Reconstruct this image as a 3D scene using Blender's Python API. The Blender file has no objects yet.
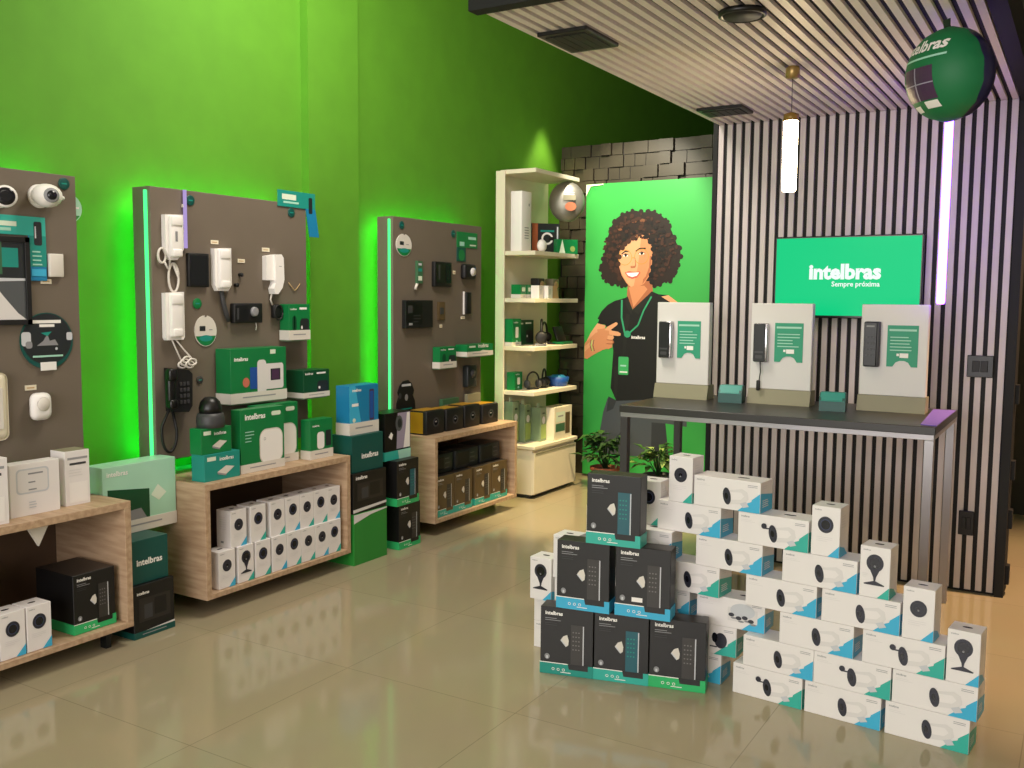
import bpy, bmesh, math, random
from mathutils import Vector, Matrix

# ------------------------------------------------------------------ camera, light, exposure
SC = bpy.context.scene
COL = SC.collection
SC.view_settings.view_transform = 'Standard'
SC.view_settings.look = 'None'
SC.view_settings.gamma = 1.0
SC.view_settings.use_curve_mapping = False
SC.view_settings.exposure = 0.0

cam_data = bpy.data.cameras.new('camera')
cam = bpy.data.objects.new('camera', cam_data)
COL.objects.link(cam)
SC.camera = cam
cam_data.sensor_width = 36.0
cam_data.lens = 953.36 / 1024 * 36.0
cam_data.clip_start = 0.05
YAW, PITCH, ROLL = math.radians(31.175), math.radians(5.1655), math.radians(0.4667)
cam.matrix_world = (Matrix.Translation((0, 0, 1.55)) @ Matrix.Rotation(YAW, 4, 'Z')
                    @ Matrix.Rotation(math.pi / 2 - PITCH, 4, 'X') @ Matrix.Rotation(ROLL, 4, 'Z'))

world = bpy.data.worlds.new('world')
SC.world = world
world.use_nodes = True
world.node_tree.nodes['Background'].inputs[0].default_value = (0.9, 0.95, 1.0, 1)
world.node_tree.nodes['Background'].inputs[1].default_value = 0.15


def area(name, loc, target, size, power, color, size_y=None, spread=180):
    d = bpy.data.lights.new(name, 'AREA')
    d.energy = power
    d.color = color
    d.size = size
    if size_y:
        d.shape = 'RECTANGLE'
        d.size_y = size_y
    d.spread = math.radians(spread)
    o = bpy.data.objects.new(name, d)
    COL.objects.link(o)
    o.location = loc
    o.rotation_euler = (Vector(target) - Vector(loc)).to_track_quat('-Z', 'Y').to_euler()
    return o


def spot(name, loc, target, power, color, angle=60, blend=0.6, radius=0.05):
    d = bpy.data.lights.new(name, 'SPOT')
    d.energy = power
    d.color = color
    d.spot_size = math.radians(angle)
    d.spot_blend = blend
    d.shadow_soft_size = radius
    o = bpy.data.objects.new(name, d)
    COL.objects.link(o)
    o.location = loc
    o.rotation_euler = (Vector(target) - Vector(loc)).to_track_quat('-Z', 'Y').to_euler()
    return o


# daylight from the shop front behind the camera, room lamps on the high ceiling, warm downlights
area('shop_front_daylight', (-1.3, -2.8, 1.9), (-1.2, 4.5, 1.6), 4.6, 250, (1.0, 0.955, 0.95), 2.4)
area('room_ceiling_lamp', (-0.6, 0.2, 3.5), (-0.9, 0.6, 0), 1.6, 40, (1.0, 0.92, 0.8), 1.6)
area('room_ceiling_lamp', (-2.7, 3.6, 3.9), (-3.5, 5.2, 0.5), 1.0, 85, (1.0, 0.92, 0.8), 1.0)
spot('warm_downlight_by_shelf', (-2.85, 5.95, 3.3), (-3.15, 6.4, 0), 620, (1.0, 0.78, 0.42), 46)
spot('wall_scallop_downlight', (-3.88, 7.2, 3.25), (-3.97, 7.2, 0), 60, (1.0, 0.85, 0.5), 64)
spot('poster_spot', (-3.2, 6.2, 3.3), (-3.28, 7.4, 2.2), 225, (1.0, 0.93, 0.78), 58)
spot('warm_downlight_side_room', (0.55, 5.6, 3.4), (0.35, 5.5, 0), 700, (1.0, 0.62, 0.36), 70)


# ------------------------------------------------------------------ materials
def lin(h):
    c = [int(h[i:i + 2], 16) / 255 for i in (0, 2, 4)]
    return [x / 12.92 if x <= 0.04045 else ((x + 0.055) / 1.055) ** 2.4 for x in c] + [1.0]


# name: (hex, roughness, metallic, emission strength, surface noise)
PAL = {
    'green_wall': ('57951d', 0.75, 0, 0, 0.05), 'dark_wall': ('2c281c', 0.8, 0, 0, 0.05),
    'ceiling_paint': ('b0a48c', 0.9, 0, 0, 0.03), 'plain_wall': ('cfc8ba', 0.85, 0, 0, 0.03),
    'slat': ('cabfbd', 0.5, 0, 0, 0.05), 'canopy_slat_lit': ('efe5dd', 0.5, 0, 0, 0.04), 'slat_back': ('0c0a09', 0.7, 0, 0, 0.0), 'black_board': ('060606', 0.7, 0, 0, 0.02),  # canopy slats lightened in colour to look lit from below
    'tile_black': ('3f382a', 0.42, 0, 0, 0.1),
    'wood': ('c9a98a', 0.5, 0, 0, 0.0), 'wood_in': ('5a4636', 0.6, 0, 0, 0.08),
    'panel_grey': ('6f6457', 0.6, 0, 0, 0.03),
    'led_green': ('00ff60', 0.5, 0, 20, 0), 'led_line': ('48ff80', 0.5, 0, 1.9, 0),
    'tube_warm': ('ffe4b4', 0.5, 0, 32, 0), 'tube_violet': ('8a50ff', 0.5, 0, 13, 0),
    'reflected_violet': ('c9b0f2', 0.5, 0, 0.75, 0),
    'white': ('f2eeea', 0.45, 0, 0, 0.015), 'off_white': ('dcd6cc', 0.5, 0, 0, 0.02), 'cream': ('e9dfc6', 0.45, 0, 0, 0.02),
    'box_white': ('ebe6e4', 0.4, 0, 0, 0.015), 'pale_grey': ('c9cbd0', 0.5, 0, 0, 0.0), 'mid_grey': ('8d8d90', 0.5, 0, 0, 0.02),
    'soft_grey': ('dfdbd9', 0.5, 0, 0, 0), 'print_grey': ('9a9a9c', 0.6, 0, 0, 0), 'dark_grey': ('3c3c3e', 0.5, 0, 0, 0.03),
    'lens': ('2a2a36', 0.35, 0, 0, 0), 'lens_ring': ('3a4260', 0.4, 0, 0, 0), 'lens_core': ('14141c', 0.2, 0, 0, 0), 'black': ('101011', 0.55, 0, 0, 0.03),
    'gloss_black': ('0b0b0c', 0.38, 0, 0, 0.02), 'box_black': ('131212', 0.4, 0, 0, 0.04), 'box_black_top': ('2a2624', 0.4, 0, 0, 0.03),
    'brown_box': ('5e4c30', 0.5, 0, 0, 0.06), 'tan': ('c9a878', 0.6, 0, 0, 0.03), 'yellow_film': ('b98a22', 0.35, 0, 0, 0.1),
    'blue': ('3fb0d8', 0.4, 0, 0, 0.02), 'deep_blue': ('1c7fae', 0.4, 0, 0, 0.03), 'royal': ('1c4f9e', 0.5, 0, 0, 0.03),
    'teal': ('35b0a0', 0.4, 0, 0, 0.02), 'teal_mid': ('1e8f82', 0.42, 0, 0, 0.03), 'teal_dark': ('0f4f48', 0.4, 0, 0, 0.03),
    'sleeve_green': ('2fb56a', 0.4, 0, 0, 0.02), 'box_green': ('0f7a3f', 0.38, 0, 0, 0.03), 'box_green_dark': ('0a4a2a', 0.4, 0, 0, 0.03),
    'card_green': ('2f9c78', 0.55, 0, 0, 0.0), 'card_light': ('a5d8c4', 0.6, 0, 0, 0), 'stack_green': ('2c8a35', 0.4, 0, 0, 0.03),
    'mint': ('a9d8bd', 0.4, 0, 0, 0.04), 'mint_pale': ('dbe8d2', 0.5, 0, 0, 0), 'lock_cyan': ('1d5a66', 0.4, 0, 0, 0),
    'keypad': ('34312f', 0.4, 0, 0, 0), 'key_dot': ('6e6c6a', 0.5, 0, 0, 0), 'card_text': ('f6f3ee', 0.5, 0, 0, 0),
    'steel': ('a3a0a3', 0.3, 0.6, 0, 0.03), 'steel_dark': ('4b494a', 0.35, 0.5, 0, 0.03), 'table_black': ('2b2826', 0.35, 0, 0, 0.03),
    'olive_base': ('8f8a70', 0.5, 0, 0, 0.03), 'board_white': ('dbd8d5', 0.45, 0, 0, 0.01), 'chrome': ('c0bfc2', 0.2, 0.8, 0, 0.0),
    'purple_glow': ('7a62c4', 0.4, 0, 0, 0.02),
    'bezel': ('060708', 0.3, 0, 0, 0), 'screen_green': ('00d585', 0.35, 0, 0.95, 0), 'screen_white': ('f4fffa', 0.3, 0, 1.0, 0),
    'balloon_green': ('0d7040', 0.6, 0, 0, 0.03), 'balloon_navy': ('1f1c4a', 0.32, 0, 0, 0.03), 'balloon_dark': ('122b22', 0.4, 0, 0, 0.02),
    'plum': ('4a2f4e', 0.4, 0, 0, 0), 'gold': ('a98b54', 0.3, 0.5, 0, 0.03), 'brass_brown': ('8a6a2c', 0.4, 0.3, 0, 0.03),
    'terracotta': ('8c4a32', 0.7, 0, 0, 0.08), 'soil': ('2b1e14', 0.9, 0, 0, 0.1), 'leaf': ('33591f', 0.5, 0, 0, 0.12),
    'leaf_pale': ('8fa85a', 0.5, 0, 0, 0.1), 'leaf_dark': ('22401c', 0.55, 0, 0, 0.1),
    'poster_green': ('37a647', 0.5, 0, 0, 0.0), 'poster_lime': ('7cf06e', 0.5, 0, 0, 0), 'poster_deep': ('2cae44', 0.5, 0, 0, 0),
    'skin': ('d08a5c', 0.6, 0, 0, 0), 'skin_light': ('e0a273', 0.6, 0, 0, 0), 'skin_dark': ('ab6540', 0.6, 0, 0, 0),
    'hair': ('201209', 0.6, 0, 0, 0), 'hair_mid': ('3c2012', 0.6, 0, 0, 0), 'hair_light': ('75472a', 0.6, 0, 0, 0), 'hair_black': ('0f0806', 0.6, 0, 0, 0),
    'shirt': ('0c0d09', 0.6, 0, 0, 0), 'shirt_fold': ('191b14', 0.6, 0, 0, 0), 'jeans': ('474d52', 0.6, 0, 0, 0), 'jeans_dark': ('2e3236', 0.6, 0, 0, 0),
    'lanyard': ('2f9a6a', 0.6, 0, 0, 0), 'glasses_gold': ('c08a20', 0.5, 0, 0, 0), 'lips': ('c4574c', 0.6, 0, 0, 0), 'teeth': ('fff6ea', 0.6, 0, 0, 0),
    'eye_dark': ('2a1812', 0.5, 0, 0, 0), 'badge_green': ('3fb062', 0.5, 0, 0, 0),
    'photo_grey': ('55585a', 0.4, 0, 0, 0), 'photo_dark': ('24292a', 0.4, 0, 0, 0), 'photo_green': ('3f6a4a', 0.4, 0, 0, 0),
    'silver_film': ('8f8c80', 0.38, 0.6, 0, 0.1), 'rust': ('b5633c', 0.5, 0, 0, 0), 'glass_tint': ('7f9678', 0.15, 0, 0, 0.06),
    'red_print': ('c8705a', 0.5, 0, 0, 0), 'violet_grey': ('9d93a8', 0.4, 0, 0, 0),
}
MATS = {}


def M(name):
    if name in MATS:
        return MATS[name]
    hx, rough, metal, em, noise = PAL[name]
    m = bpy.data.materials.new(name)
    m.use_nodes = True
    nt = m.node_tree
    b = nt.nodes['Principled BSDF']
    c = lin(hx)
    b.inputs['Base Color'].default_value = c
    b.inputs['Roughness'].default_value = rough
    b.inputs['Metallic'].default_value = metal
    if em:
        b.inputs['Base Color'].default_value = (0.003, 0.003, 0.003, 1)
        b.inputs['Emission Color'].default_value = c
        b.inputs['Emission Strength'].default_value = em
        b.inputs['Specular IOR Level'].default_value = 0.1
    elif noise:
        tc = nt.nodes.new('ShaderNodeTexCoord')
        nz = nt.nodes.new('ShaderNodeTexNoise')
        nz.inputs['Scale'].default_value = 6.0
        nz.inputs['Detail'].default_value = 4.0
        rp = nt.nodes.new('ShaderNodeValToRGB')
        rp.color_ramp.elements[0].position = 0.3
        rp.color_ramp.elements[1].position = 0.7
        rp.color_ramp.elements[0].color = [x * (1 - noise) for x in c[:3]] + [1]
        rp.color_ramp.elements[1].color = [min(1, x * (1 + noise)) for x in c[:3]] + [1]
        nt.links.new(tc.outputs['Object'], nz.inputs['Vector'])
        nt.links.new(nz.outputs['Fac'], rp.inputs['Fac'])
        nt.links.new(rp.outputs['Color'], b.inputs['Base Color'])
    MATS[name] = m
    return m


def make_wood():
    m = M('wood')
    nt = m.node_tree
    b = nt.nodes['Principled BSDF']
    tc = nt.nodes.new('ShaderNodeTexCoord')
    mp = nt.nodes.new('ShaderNodeMapping')
    mp.inputs['Scale'].default_value = (14, 1.6, 14)
    nz = nt.nodes.new('ShaderNodeTexNoise')
    nz.inputs['Scale'].default_value = 3.0
    nz.inputs['Detail'].default_value = 6
    rp = nt.nodes.new('ShaderNodeValToRGB')
    rp.color_ramp.elements[0].position = 0.35
    rp.color_ramp.elements[1].position = 0.68
    rp.color_ramp.elements[0].color = lin('ab8c6f')
    rp.color_ramp.elements[1].color = lin('c6a98a')
    nt.links.new(tc.outputs['Object'], mp.inputs['Vector'])
    nt.links.new(mp.outputs['Vector'], nz.inputs['Vector'])
    nt.links.new(nz.outputs['Fac'], rp.inputs['Fac'])
    nt.links.new(rp.outputs['Color'], b.inputs['Base Color'])


def make_floor():
    m = bpy.data.materials.new('polished_floor_tile')
    m.use_nodes = True
    nt = m.node_tree
    b = nt.nodes['Principled BSDF']
    tc = nt.nodes.new('ShaderNodeTexCoord')
    br = nt.nodes.new('ShaderNodeTexBrick')
    br.offset = 0.0
    br.inputs['Scale'].default_value = 1.0
    br.inputs['Brick Width'].default_value = 0.82
    br.inputs['Row Height'].default_value = 0.82
    br.inputs['Mortar Size'].default_value = 0.0022
    br.inputs['Color1'].default_value = lin('a99d80')
    br.inputs['Color2'].default_value = lin('a69a7d')
    br.inputs['Mortar'].default_value = lin('93886d')
    mp = nt.nodes.new('ShaderNodeMapping')
    mp.inputs['Location'].default_value = (0.125, 0.32, 0)
    nz = nt.nodes.new('ShaderNodeTexNoise')
    nz.inputs['Scale'].default_value = 2.2
    nz.inputs['Detail'].default_value = 5
    mx = nt.nodes.new('ShaderNodeMixRGB')
    mx.blend_type = 'MULTIPLY'
    mx.inputs['Fac'].default_value = 0.12
    nt.links.new(tc.outputs['Object'], mp.inputs['Vector'])
    nt.links.new(mp.outputs['Vector'], br.inputs['Vector'])
    nt.links.new(tc.outputs['Object'], nz.inputs['Vector'])
    nt.links.new(br.outputs['Color'], mx.inputs['Color1'])
    nt.links.new(nz.outputs['Color'], mx.inputs['Color2'])
    nt.links.new(mx.outputs['Color'], b.inputs['Base Color'])
    b.inputs['Roughness'].default_value = 0.1
    MATS['floor_tile'] = m


make_wood()
make_floor()


# ------------------------------------------------------------------ mesh building
def text_tris(s, bold):
    key = (s, bold)
    if key in text_tris.cache:
        return text_tris.cache[key]
    cu = bpy.data.curves.new('lettering', 'FONT')
    cu.body = s
    cu.size = 1.0
    cu.offset = bold
    cu.resolution_u = 2
    ob = bpy.data.objects.new('lettering', cu)
    me = bpy.data.meshes.new_from_object(ob)
    pts = [(v.co.x, v.co.y) for v in me.vertices]
    fs = [tuple(p.vertices) for p in me.polygons]
    bpy.data.objects.remove(ob)
    bpy.data.curves.remove(cu)
    bpy.data.meshes.remove(me)
    w = max(p[0] for p in pts) if pts else 1
    text_tris.cache[key] = (pts, fs, w)
    return text_tris.cache[key]


text_tris.cache = {}


class MB:
    """collects geometry; build() links it as ONE mesh object"""

    def __init__(s):
        s.v, s.f, s.mi, s.sm, s.names = [], [], [], [], []

    def idx(s, m):
        if m not in s.names:
            s.names.append(m)
        return s.names.index(m)

    def add(s, verts, faces, m, smooth=False):
        n = len(s.v)
        s.v += [tuple(p) for p in verts]
        k = s.idx(m)
        for f in faces:
            s.f.append(tuple(i + n for i in f))
            s.mi.append(k)
            s.sm.append(smooth)
        return s

    def box(s, x0, y0, z0, x1, y1, z1, m, b=0.0, seg=1, rot=None, top=None):
        bm = bmesh.new()
        bmesh.ops.create_cube(bm, size=1.0)
        for v in bm.verts:
            v.co = Vector((x0 + (v.co.x + .5) * (x1 - x0), y0 + (v.co.y + .5) * (y1 - y0), z0 + (v.co.z + .5) * (z1 - z0)))
        if b:
            bmesh.ops.bevel(bm, geom=list(bm.edges), offset=b, segments=seg, profile=.5, affect='EDGES')
        if rot is not None:
            bmesh.ops.transform(bm, matrix=rot, verts=bm.verts)
        bm.verts.index_update()
        bm.normal_update()
        vs = [v.co.copy() for v in bm.verts]
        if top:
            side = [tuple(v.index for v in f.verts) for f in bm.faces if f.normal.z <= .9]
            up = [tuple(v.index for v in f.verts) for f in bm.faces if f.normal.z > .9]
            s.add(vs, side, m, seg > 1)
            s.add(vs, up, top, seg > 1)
        else:
            s.add(vs, [tuple(v.index for v in f.verts) for f in bm.faces], m, seg > 1)
        bm.free()
        return s

    def poly(s, pts, m):
        return s.add(pts, [tuple(range(len(pts)))], m)

    def prism(s, pts, vec, m):
        """extrude a closed outline (list of 3-D points) along vec"""
        n = len(pts)
        a = [Vector(p) for p in pts]
        b = [p + Vector(vec) for p in a]
        faces = [tuple(reversed(range(n))), tuple(range(n, 2 * n))]
        faces += [(i, (i + 1) % n, n + (i + 1) % n, n + i) for i in range(n)]
        return s.add(a + b, faces, m)

    def tube(s, pts, r, m, n=8, closed=False):
        pts = [Vector(p) for p in pts]
        rs = r if isinstance(r, (list, tuple)) else [r] * len(pts)
        vs, fs = [], []
        prev = None
        L = len(pts)
        for i, p in enumerate(pts):
            t = (pts[(i + 1) % L] - pts[i - 1]) if closed else (pts[min(i + 1, L - 1)] - pts[max(i - 1, 0)])
            t.normalize()
            if prev is None:
                u = t.cross(Vector((0, 0, 1)))
                if u.length < 1e-3:
                    u = t.cross(Vector((0, 1, 0)))
            else:
                u = prev - t * prev.dot(t)
            u.normalize()
            prev = u
            w = t.cross(u)
            for k in range(n):
                a = 2 * math.pi * k / n
                vs.append(p + (u * math.cos(a) + w * math.sin(a)) * rs[i])
        for i in range(L if closed else L - 1):
            j = (i + 1) % L
            for k in range(n):
                fs.append((i * n + k, i * n + (k + 1) % n, j * n + (k + 1) % n, j * n + k))
        if not closed:
            fs.append(tuple(reversed(range(n))))
            fs.append(tuple(range((L - 1) * n, L * n)))
        return s.add(vs, fs, m, True)

    def lathe(s, prof, m, mat=None, n=24, smooth=True):
        """profile of (radius, z) turned about Z, then moved by the matrix"""
        mat = mat or Matrix()
        vs, fs = [], []
        for r, z in prof:
            for k in range(n):
                a = 2 * math.pi * k / n
                vs.append(mat @ Vector((r * math.cos(a), r * math.sin(a), z)))
        for i in range(len(prof) - 1):
            for k in range(n):
                fs.append((i * n + k, i * n + (k + 1) % n, (i + 1) * n + (k + 1) % n, (i + 1) * n + k))
        fs.append(tuple(reversed(range(n))))
        fs.append(tuple(range((len(prof) - 1) * n, len(prof) * n)))
        return s.add(vs, fs, m, smooth)

    def ball(s, c, r, m, n=16, sc=(1, 1, 1), rot=None):
        prof = [(r * math.sin(math.pi * i / 10) + 1e-5, -r * math.cos(math.pi * i / 10)) for i in range(11)]
        mt = Matrix.Translation(c) @ (rot.to_4x4() if rot else Matrix()) @ Matrix.Diagonal((*sc, 1))
        return s.lathe(prof, m, mt, n)

    def face(s, o, u, v, n):
        return Face(s, o, u, v, n)

    def front(s, w, d):
        """face frame on the -Y side of a box centred on x, base at z 0"""
        return Face(s, (-w / 2, -d / 2, 0), (1, 0, 0), (0, 0, 1), (0, -1, 0))

    def side(s, w, d):
        return Face(s, (w / 2, -d / 2, 0), (0, 1, 0), (0, 0, 1), (1, 0, 0))

    def near(s, w, d):
        return Face(s, (-w / 2, d / 2, 0), (0, -1, 0), (0, 0, 1), (-1, 0, 0))

    def top(s, w, d, h):
        return Face(s, (-w / 2, -d / 2, h), (1, 0, 0), (0, 1, 0), (0, 0, 1))

    def mesh(s, name):
        me = bpy.data.meshes.new(name)
        me.from_pydata(s.v, [], s.f)
        for n in s.names:
            me.materials.append(M(n) if n != 'floor_tile' else MATS[n])
        for p, k, sm in zip(me.polygons, s.mi, s.sm):
            p.material_index = k
            p.use_smooth = sm
        me.update()
        return me


class Face:
    """flat printing on a face: everything lies within half a millimetre of it"""

    def __init__(s, mb, o, u, v, n):
        s.mb, s.o, s.u, s.v, s.n = mb, Vector(o), Vector(u).normalized(), Vector(v).normalized(), Vector(n).normalized()
        s.k = 0
        s.step = 0.00025

    def P(s, a, b):
        return s.o + s.u * a + s.v * b + s.n * (0.0004 + s.step * s.k)

    def poly(s, pts, m):
        s.k += 1
        s.mb.add([s.P(*p) for p in pts], [tuple(range(len(pts)))], m)
        return s

    def rect(s, a0, b0, a1, b1, m):
        return s.poly([(a0, b0), (a1, b0), (a1, b1), (a0, b1)], m)

    def disc(s, a, b, ra, rb, m, n=20, tilt=0.0):
        c, q = math.cos(tilt), math.sin(tilt)
        pts = []
        for i in range(n):
            t = 2 * math.pi * i / n
            x, y = ra * math.cos(t), rb * math.sin(t)
            pts.append((a + x * c - y * q, b + x * q + y * c))
        return s.poly(pts, m)

    def rrect(s, a0, b0, a1, b1, r, m, n=5):
        pts = []
        for cx, cy, t0 in ((a1 - r, b0 + r, -90), (a1 - r, b1 - r, 0), (a0 + r, b1 - r, 90), (a0 + r, b0 + r, 180)):
            for i in range(n + 1):
                t = math.radians(t0 + 90 * i / n)
                pts.append((cx + r * math.cos(t), cy + r * math.sin(t)))
        return s.poly(pts, m)

    def ring(s, a, b, r, w, m, n=24):
        s.k += 1
        vs = [s.P(a + q * math.cos(2 * math.pi * i / n), b + q * math.sin(2 * math.pi * i / n)) for q in (r, r - w) for i in range(n)]
        s.mb.add(vs, [(i, (i + 1) % n, n + (i + 1) % n, n + i) for i in range(n)], m)
        return s

    def line(s, pts, w, m):
        for (x0, y0), (x1, y1) in zip(pts, pts[1:]):
            d = Vector((x1 - x0, y1 - y0))
            if d.length < 1e-6:
                continue
            q = Vector((-d.y, d.x)).normalized() * w / 2
            s.poly([(x0 - q.x, y0 - q.y), (x1 - q.x, y1 - q.y), (x1 + q.x, y1 + q.y), (x0 + q.x, y0 + q.y)], m)
            s.k -= 1
        s.k += 1
        return s

    def text(s, txt, a, b, w, m, bold=0.02, h=None):
        """write txt starting at a, baseline b, w wide"""
        pts, fs, tw = text_tris(txt, bold)
        k = w / tw
        kh = h if h else k
        s.k += 1
        s.mb.add([s.P(a + x * k, b + y * kh) for x, y in pts], fs, m)
        return s

    def lines(s, a, b, w, n, step, th, m, seed=0):
        """rows of tiny unreadable print"""
        rnd = random.Random(seed)
        for i in range(n):
            s.rect(a, b - i * step, a + w * (0.65 + 0.35 * rnd.random()), b - i * step + th, m)
            s.k -= 1
        s.k += 1
        return s


def link(name, data, parent=None, loc=(0, 0, 0), rz=0.0):
    o = bpy.data.objects.new(name, data)
    COL.objects.link(o)
    o.parent = parent
    o.location = loc
    o.rotation_euler = (0, 0, rz)
    return o


def struct(name, mb):
    o = link(name, mb.mesh(name))
    o['kind'] = 'structure'
    return o


def tag(o, label, cat, group=None):
    o['label'] = label
    o['category'] = cat
    if group:
        o['group'] = group
    return o


def thing(name, label, cat, loc, rz, parts, group=None):
    """an Empty at the thing's base with its parts; parts: (name, MB or mesh, sub-parts)"""
    r = tag(link(name, None, None, loc, rz), label, cat, group)
    r.empty_display_size = 0.05
    for p in parts:
        me = p[1].mesh(p[0]) if isinstance(p[1], MB) else p[1]
        o = link(p[0], me, r)
        if len(p) > 3 and p[3]:
            o['label'] = p[3]
        for q in (p[2] if len(p) > 2 and p[2] else ()):
            link(q[0], q[1].mesh(q[0]) if isinstance(q[1], MB) else q[1], o)
    return r


def single(name, label, cat, loc, rz, mb, group=None):
    return tag(link(name, mb.mesh(name) if isinstance(mb, MB) else mb, None, loc, rz), label, cat, group)


def copy_thing(src, loc, rz, label):
    """a copy of the thing, of its parts and of their sub-parts"""
    c = src.copy()
    COL.objects.link(c)
    c.location = loc
    c.rotation_euler = (0, 0, rz)
    c['label'] = label
    for ch in src.children:
        k = ch.copy()
        COL.objects.link(k)
        k.parent = c
        for g in ch.children:
            q = g.copy()
            COL.objects.link(q)
            q.parent = k
    return c


R90 = math.pi / 2
PX = -3.87          # front of the display panels
WX = -4.08          # left wall

# ------------------------------------------------------------------ the setting
struct('floor', MB().box(-4.18, -3.1, -0.1, 3.6, 13.1, 0, 'floor_tile'))
struct('ceiling', MB().box(-4.18, -3.1, 4.6, 3.6, 13.1, 4.7, 'ceiling_paint'))
struct('wall_left', MB().box(-4.18, -3.1, 0, WX, 13.1, 4.6, 'green_wall'))
struct('wall_pilaster', MB().box(WX - 0.02, 4.295, 0, -4.02, 4.745, 4.6, 'green_wall'))
struct('wall_back', MB().box(WX, 13.0, 0, -1.85, 13.1, 4.6, 'green_wall'))
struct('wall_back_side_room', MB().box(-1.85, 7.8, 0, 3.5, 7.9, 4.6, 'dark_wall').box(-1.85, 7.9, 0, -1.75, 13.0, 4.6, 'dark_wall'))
struct('wall_right', MB().box(3.5, -3.1, 0, 3.6, 7.9, 4.6, 'plain_wall'))
struct('wall_front', MB().box(WX, -3.1, 0, 3.5, -3.0, 4.6, 'plain_wall'))

# black relief tiles on the back partition
rnd = random.Random(5)
mb = MB().box(-4.045, 7.5, 0, -1.99, 7.6, 2.865, 'slat_back')
z = 0.0
while z < 2.84:
    x = -4.045 - rnd.random() * 0.2
    while x < -2.0:
        w = rnd.choice((0.1, 0.1, 0.1, 0.13))
        a, b = max(x, -4.045) + 0.003, min(x + w, -1.99) - 0.003
        if b - a > 0.02:
            mb.box(a, 7.5 - rnd.choice((0.006, 0.022, 0.04)), z + 0.003, b, 7.505, min(z + 0.102, 2.865) - 0.002, 'tile_black')
        x += w
    z += 0.1023
struct('wall_tiled_partition', mb)

# slatted wall with its dark edge boards
SX0, SX1, SY = -1.937, -0.347, 5.535
mb = MB().box(SX0, SY + 0.014, 0, SX1, SY + 0.2, 2.6, 'slat_back')
NS = 30
pitch = (SX1 - SX0) / NS
for i in range(NS):
    x = SX0 + i * pitch + 0.001
    mb.box(x, SY, 0.015, x + pitch * 0.57, SY + 0.015, 2.572, 'slat')
mb.box(SX0 - 0.028, SY - 0.01, 0, SX0 - 0.002, SY + 0.2, 2.6, 'black_board')
mb.box(SX1 - 0.012, SY - 0.015, 0, SX1 + 0.03, SY + 0.2, 2.6, 'black_board')
for zz in (0.06, 0.36, 0.62, 1.02):
    mb.box(SX1 + 0.028, SY + 0.04, zz, SX1 + 0.05, SY + 0.1, zz + 0.1, 'black_board')
struct('wall_slatted', mb)

# slatted canopy over the display
CY0 = 2.93
sl, bk, fa = MB(), MB(), MB()
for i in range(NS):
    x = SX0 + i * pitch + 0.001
    sl.box(x, CY0 + 0.03, 2.575, x + pitch * 0.55, SY + 0.03, 2.592, 'canopy_slat_lit')
bk.box(SX0, CY0 + 0.03, 2.591, SX1 + 0.03, SY + 0.2, 2.70, 'slat_back')
fa.box(SX0 - 0.012, CY0 - 0.03, 2.562, SX1 + 0.05, CY0 + 0.03, 2.72, 'black_board')
fa.box(SX1 - 0.012, CY0, 2.562, SX1 + 0.05, SY + 0.2, 2.72, 'black_board')
thing('slatted_canopy', 'slatted grey canopy with black edging over the demo table', 'canopy', (0, 0, 0), 0,
      [('slat_lining', sl), ('backing_board', bk), ('fascia', fa)])


def downlight(shape, a, b, label):
    f, l = MB(), MB()
    if shape == 'square':
        f.box(-a / 2, -b / 2, -0.012, a / 2, b / 2, 0.004, 'gloss_black', 0.003)
        for i in range(5):
            x = -a / 2 + 0.02 + (a - 0.04) * (i + 0.5) / 5
            l.box(x - (a - 0.04) / 11, -b / 2 + 0.03, -0.016, x + (a - 0.04) / 11, b / 2 - 0.03, -0.012, 'black', 0.001)
    else:
        f.lathe([(a, 0.004), (a, -0.012), (a * 0.9, -0.016), (a * 0.86, -0.012), (0.001, -0.01)], 'gloss_black')
        l.lathe([(a * 0.82, -0.01), (a * 0.8, -0.014), (0.001, -0.015)], 'black')
    return [('housing', f), ('lens', l)]


thing('canopy_downlight', 'large black square fitting near the front corner of canopy', 'ceiling light', (-1.79, 3.445, 2.571), 0, downlight('square', .215, .29, ''))
thing('canopy_downlight', 'black square fitting at the back of canopy above poster', 'ceiling light', (-1.755, 5.105, 2.571), 0, downlight('square', .25, .21, ''))
thing('canopy_downlight', 'round black disc fitting set in the slatted canopy', 'ceiling light', (-1.123, 3.425, 2.571), 0, downlight('round', .085, 0, ''))


def pendant(x, y, z0, z1, r, mat, label, drop):
    m_, w_, c_, t_ = MB(), MB(), MB(), MB()
    m_.lathe([(.028, 0), (.03, -.01), (.03, -.045), (.018, -.052), (.001, -.052)], 'gold')
    if drop > 0.06:
        w_.tube([(0, 0, -.05), (0.002, 0, z1 - 2.575 - drop * .5), (0, 0, z1 - 2.575 + .02)], .0015, 'dark_grey', 6)
    c_.lathe([(.004, .04), (r * 1.05, .03), (r * 1.1, 0)], 'brass_brown', Matrix.Translation((0, 0, z1 - 2.575)))
    t_.lathe([(.001, z0 - 2.575), (r * .8, z0 - 2.573), (r, z0 - 2.565), (r, z1 - 2.575)], mat)
    parts = [('ceiling_mount', m_), ('end_cap', c_), ('tube', t_)]
    if drop > 0.06:
        parts.insert(1, ('wire', w_))
    thing('tube_pendant', label, 'pendant lamp', (x, y, 2.575), 0, parts)


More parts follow.
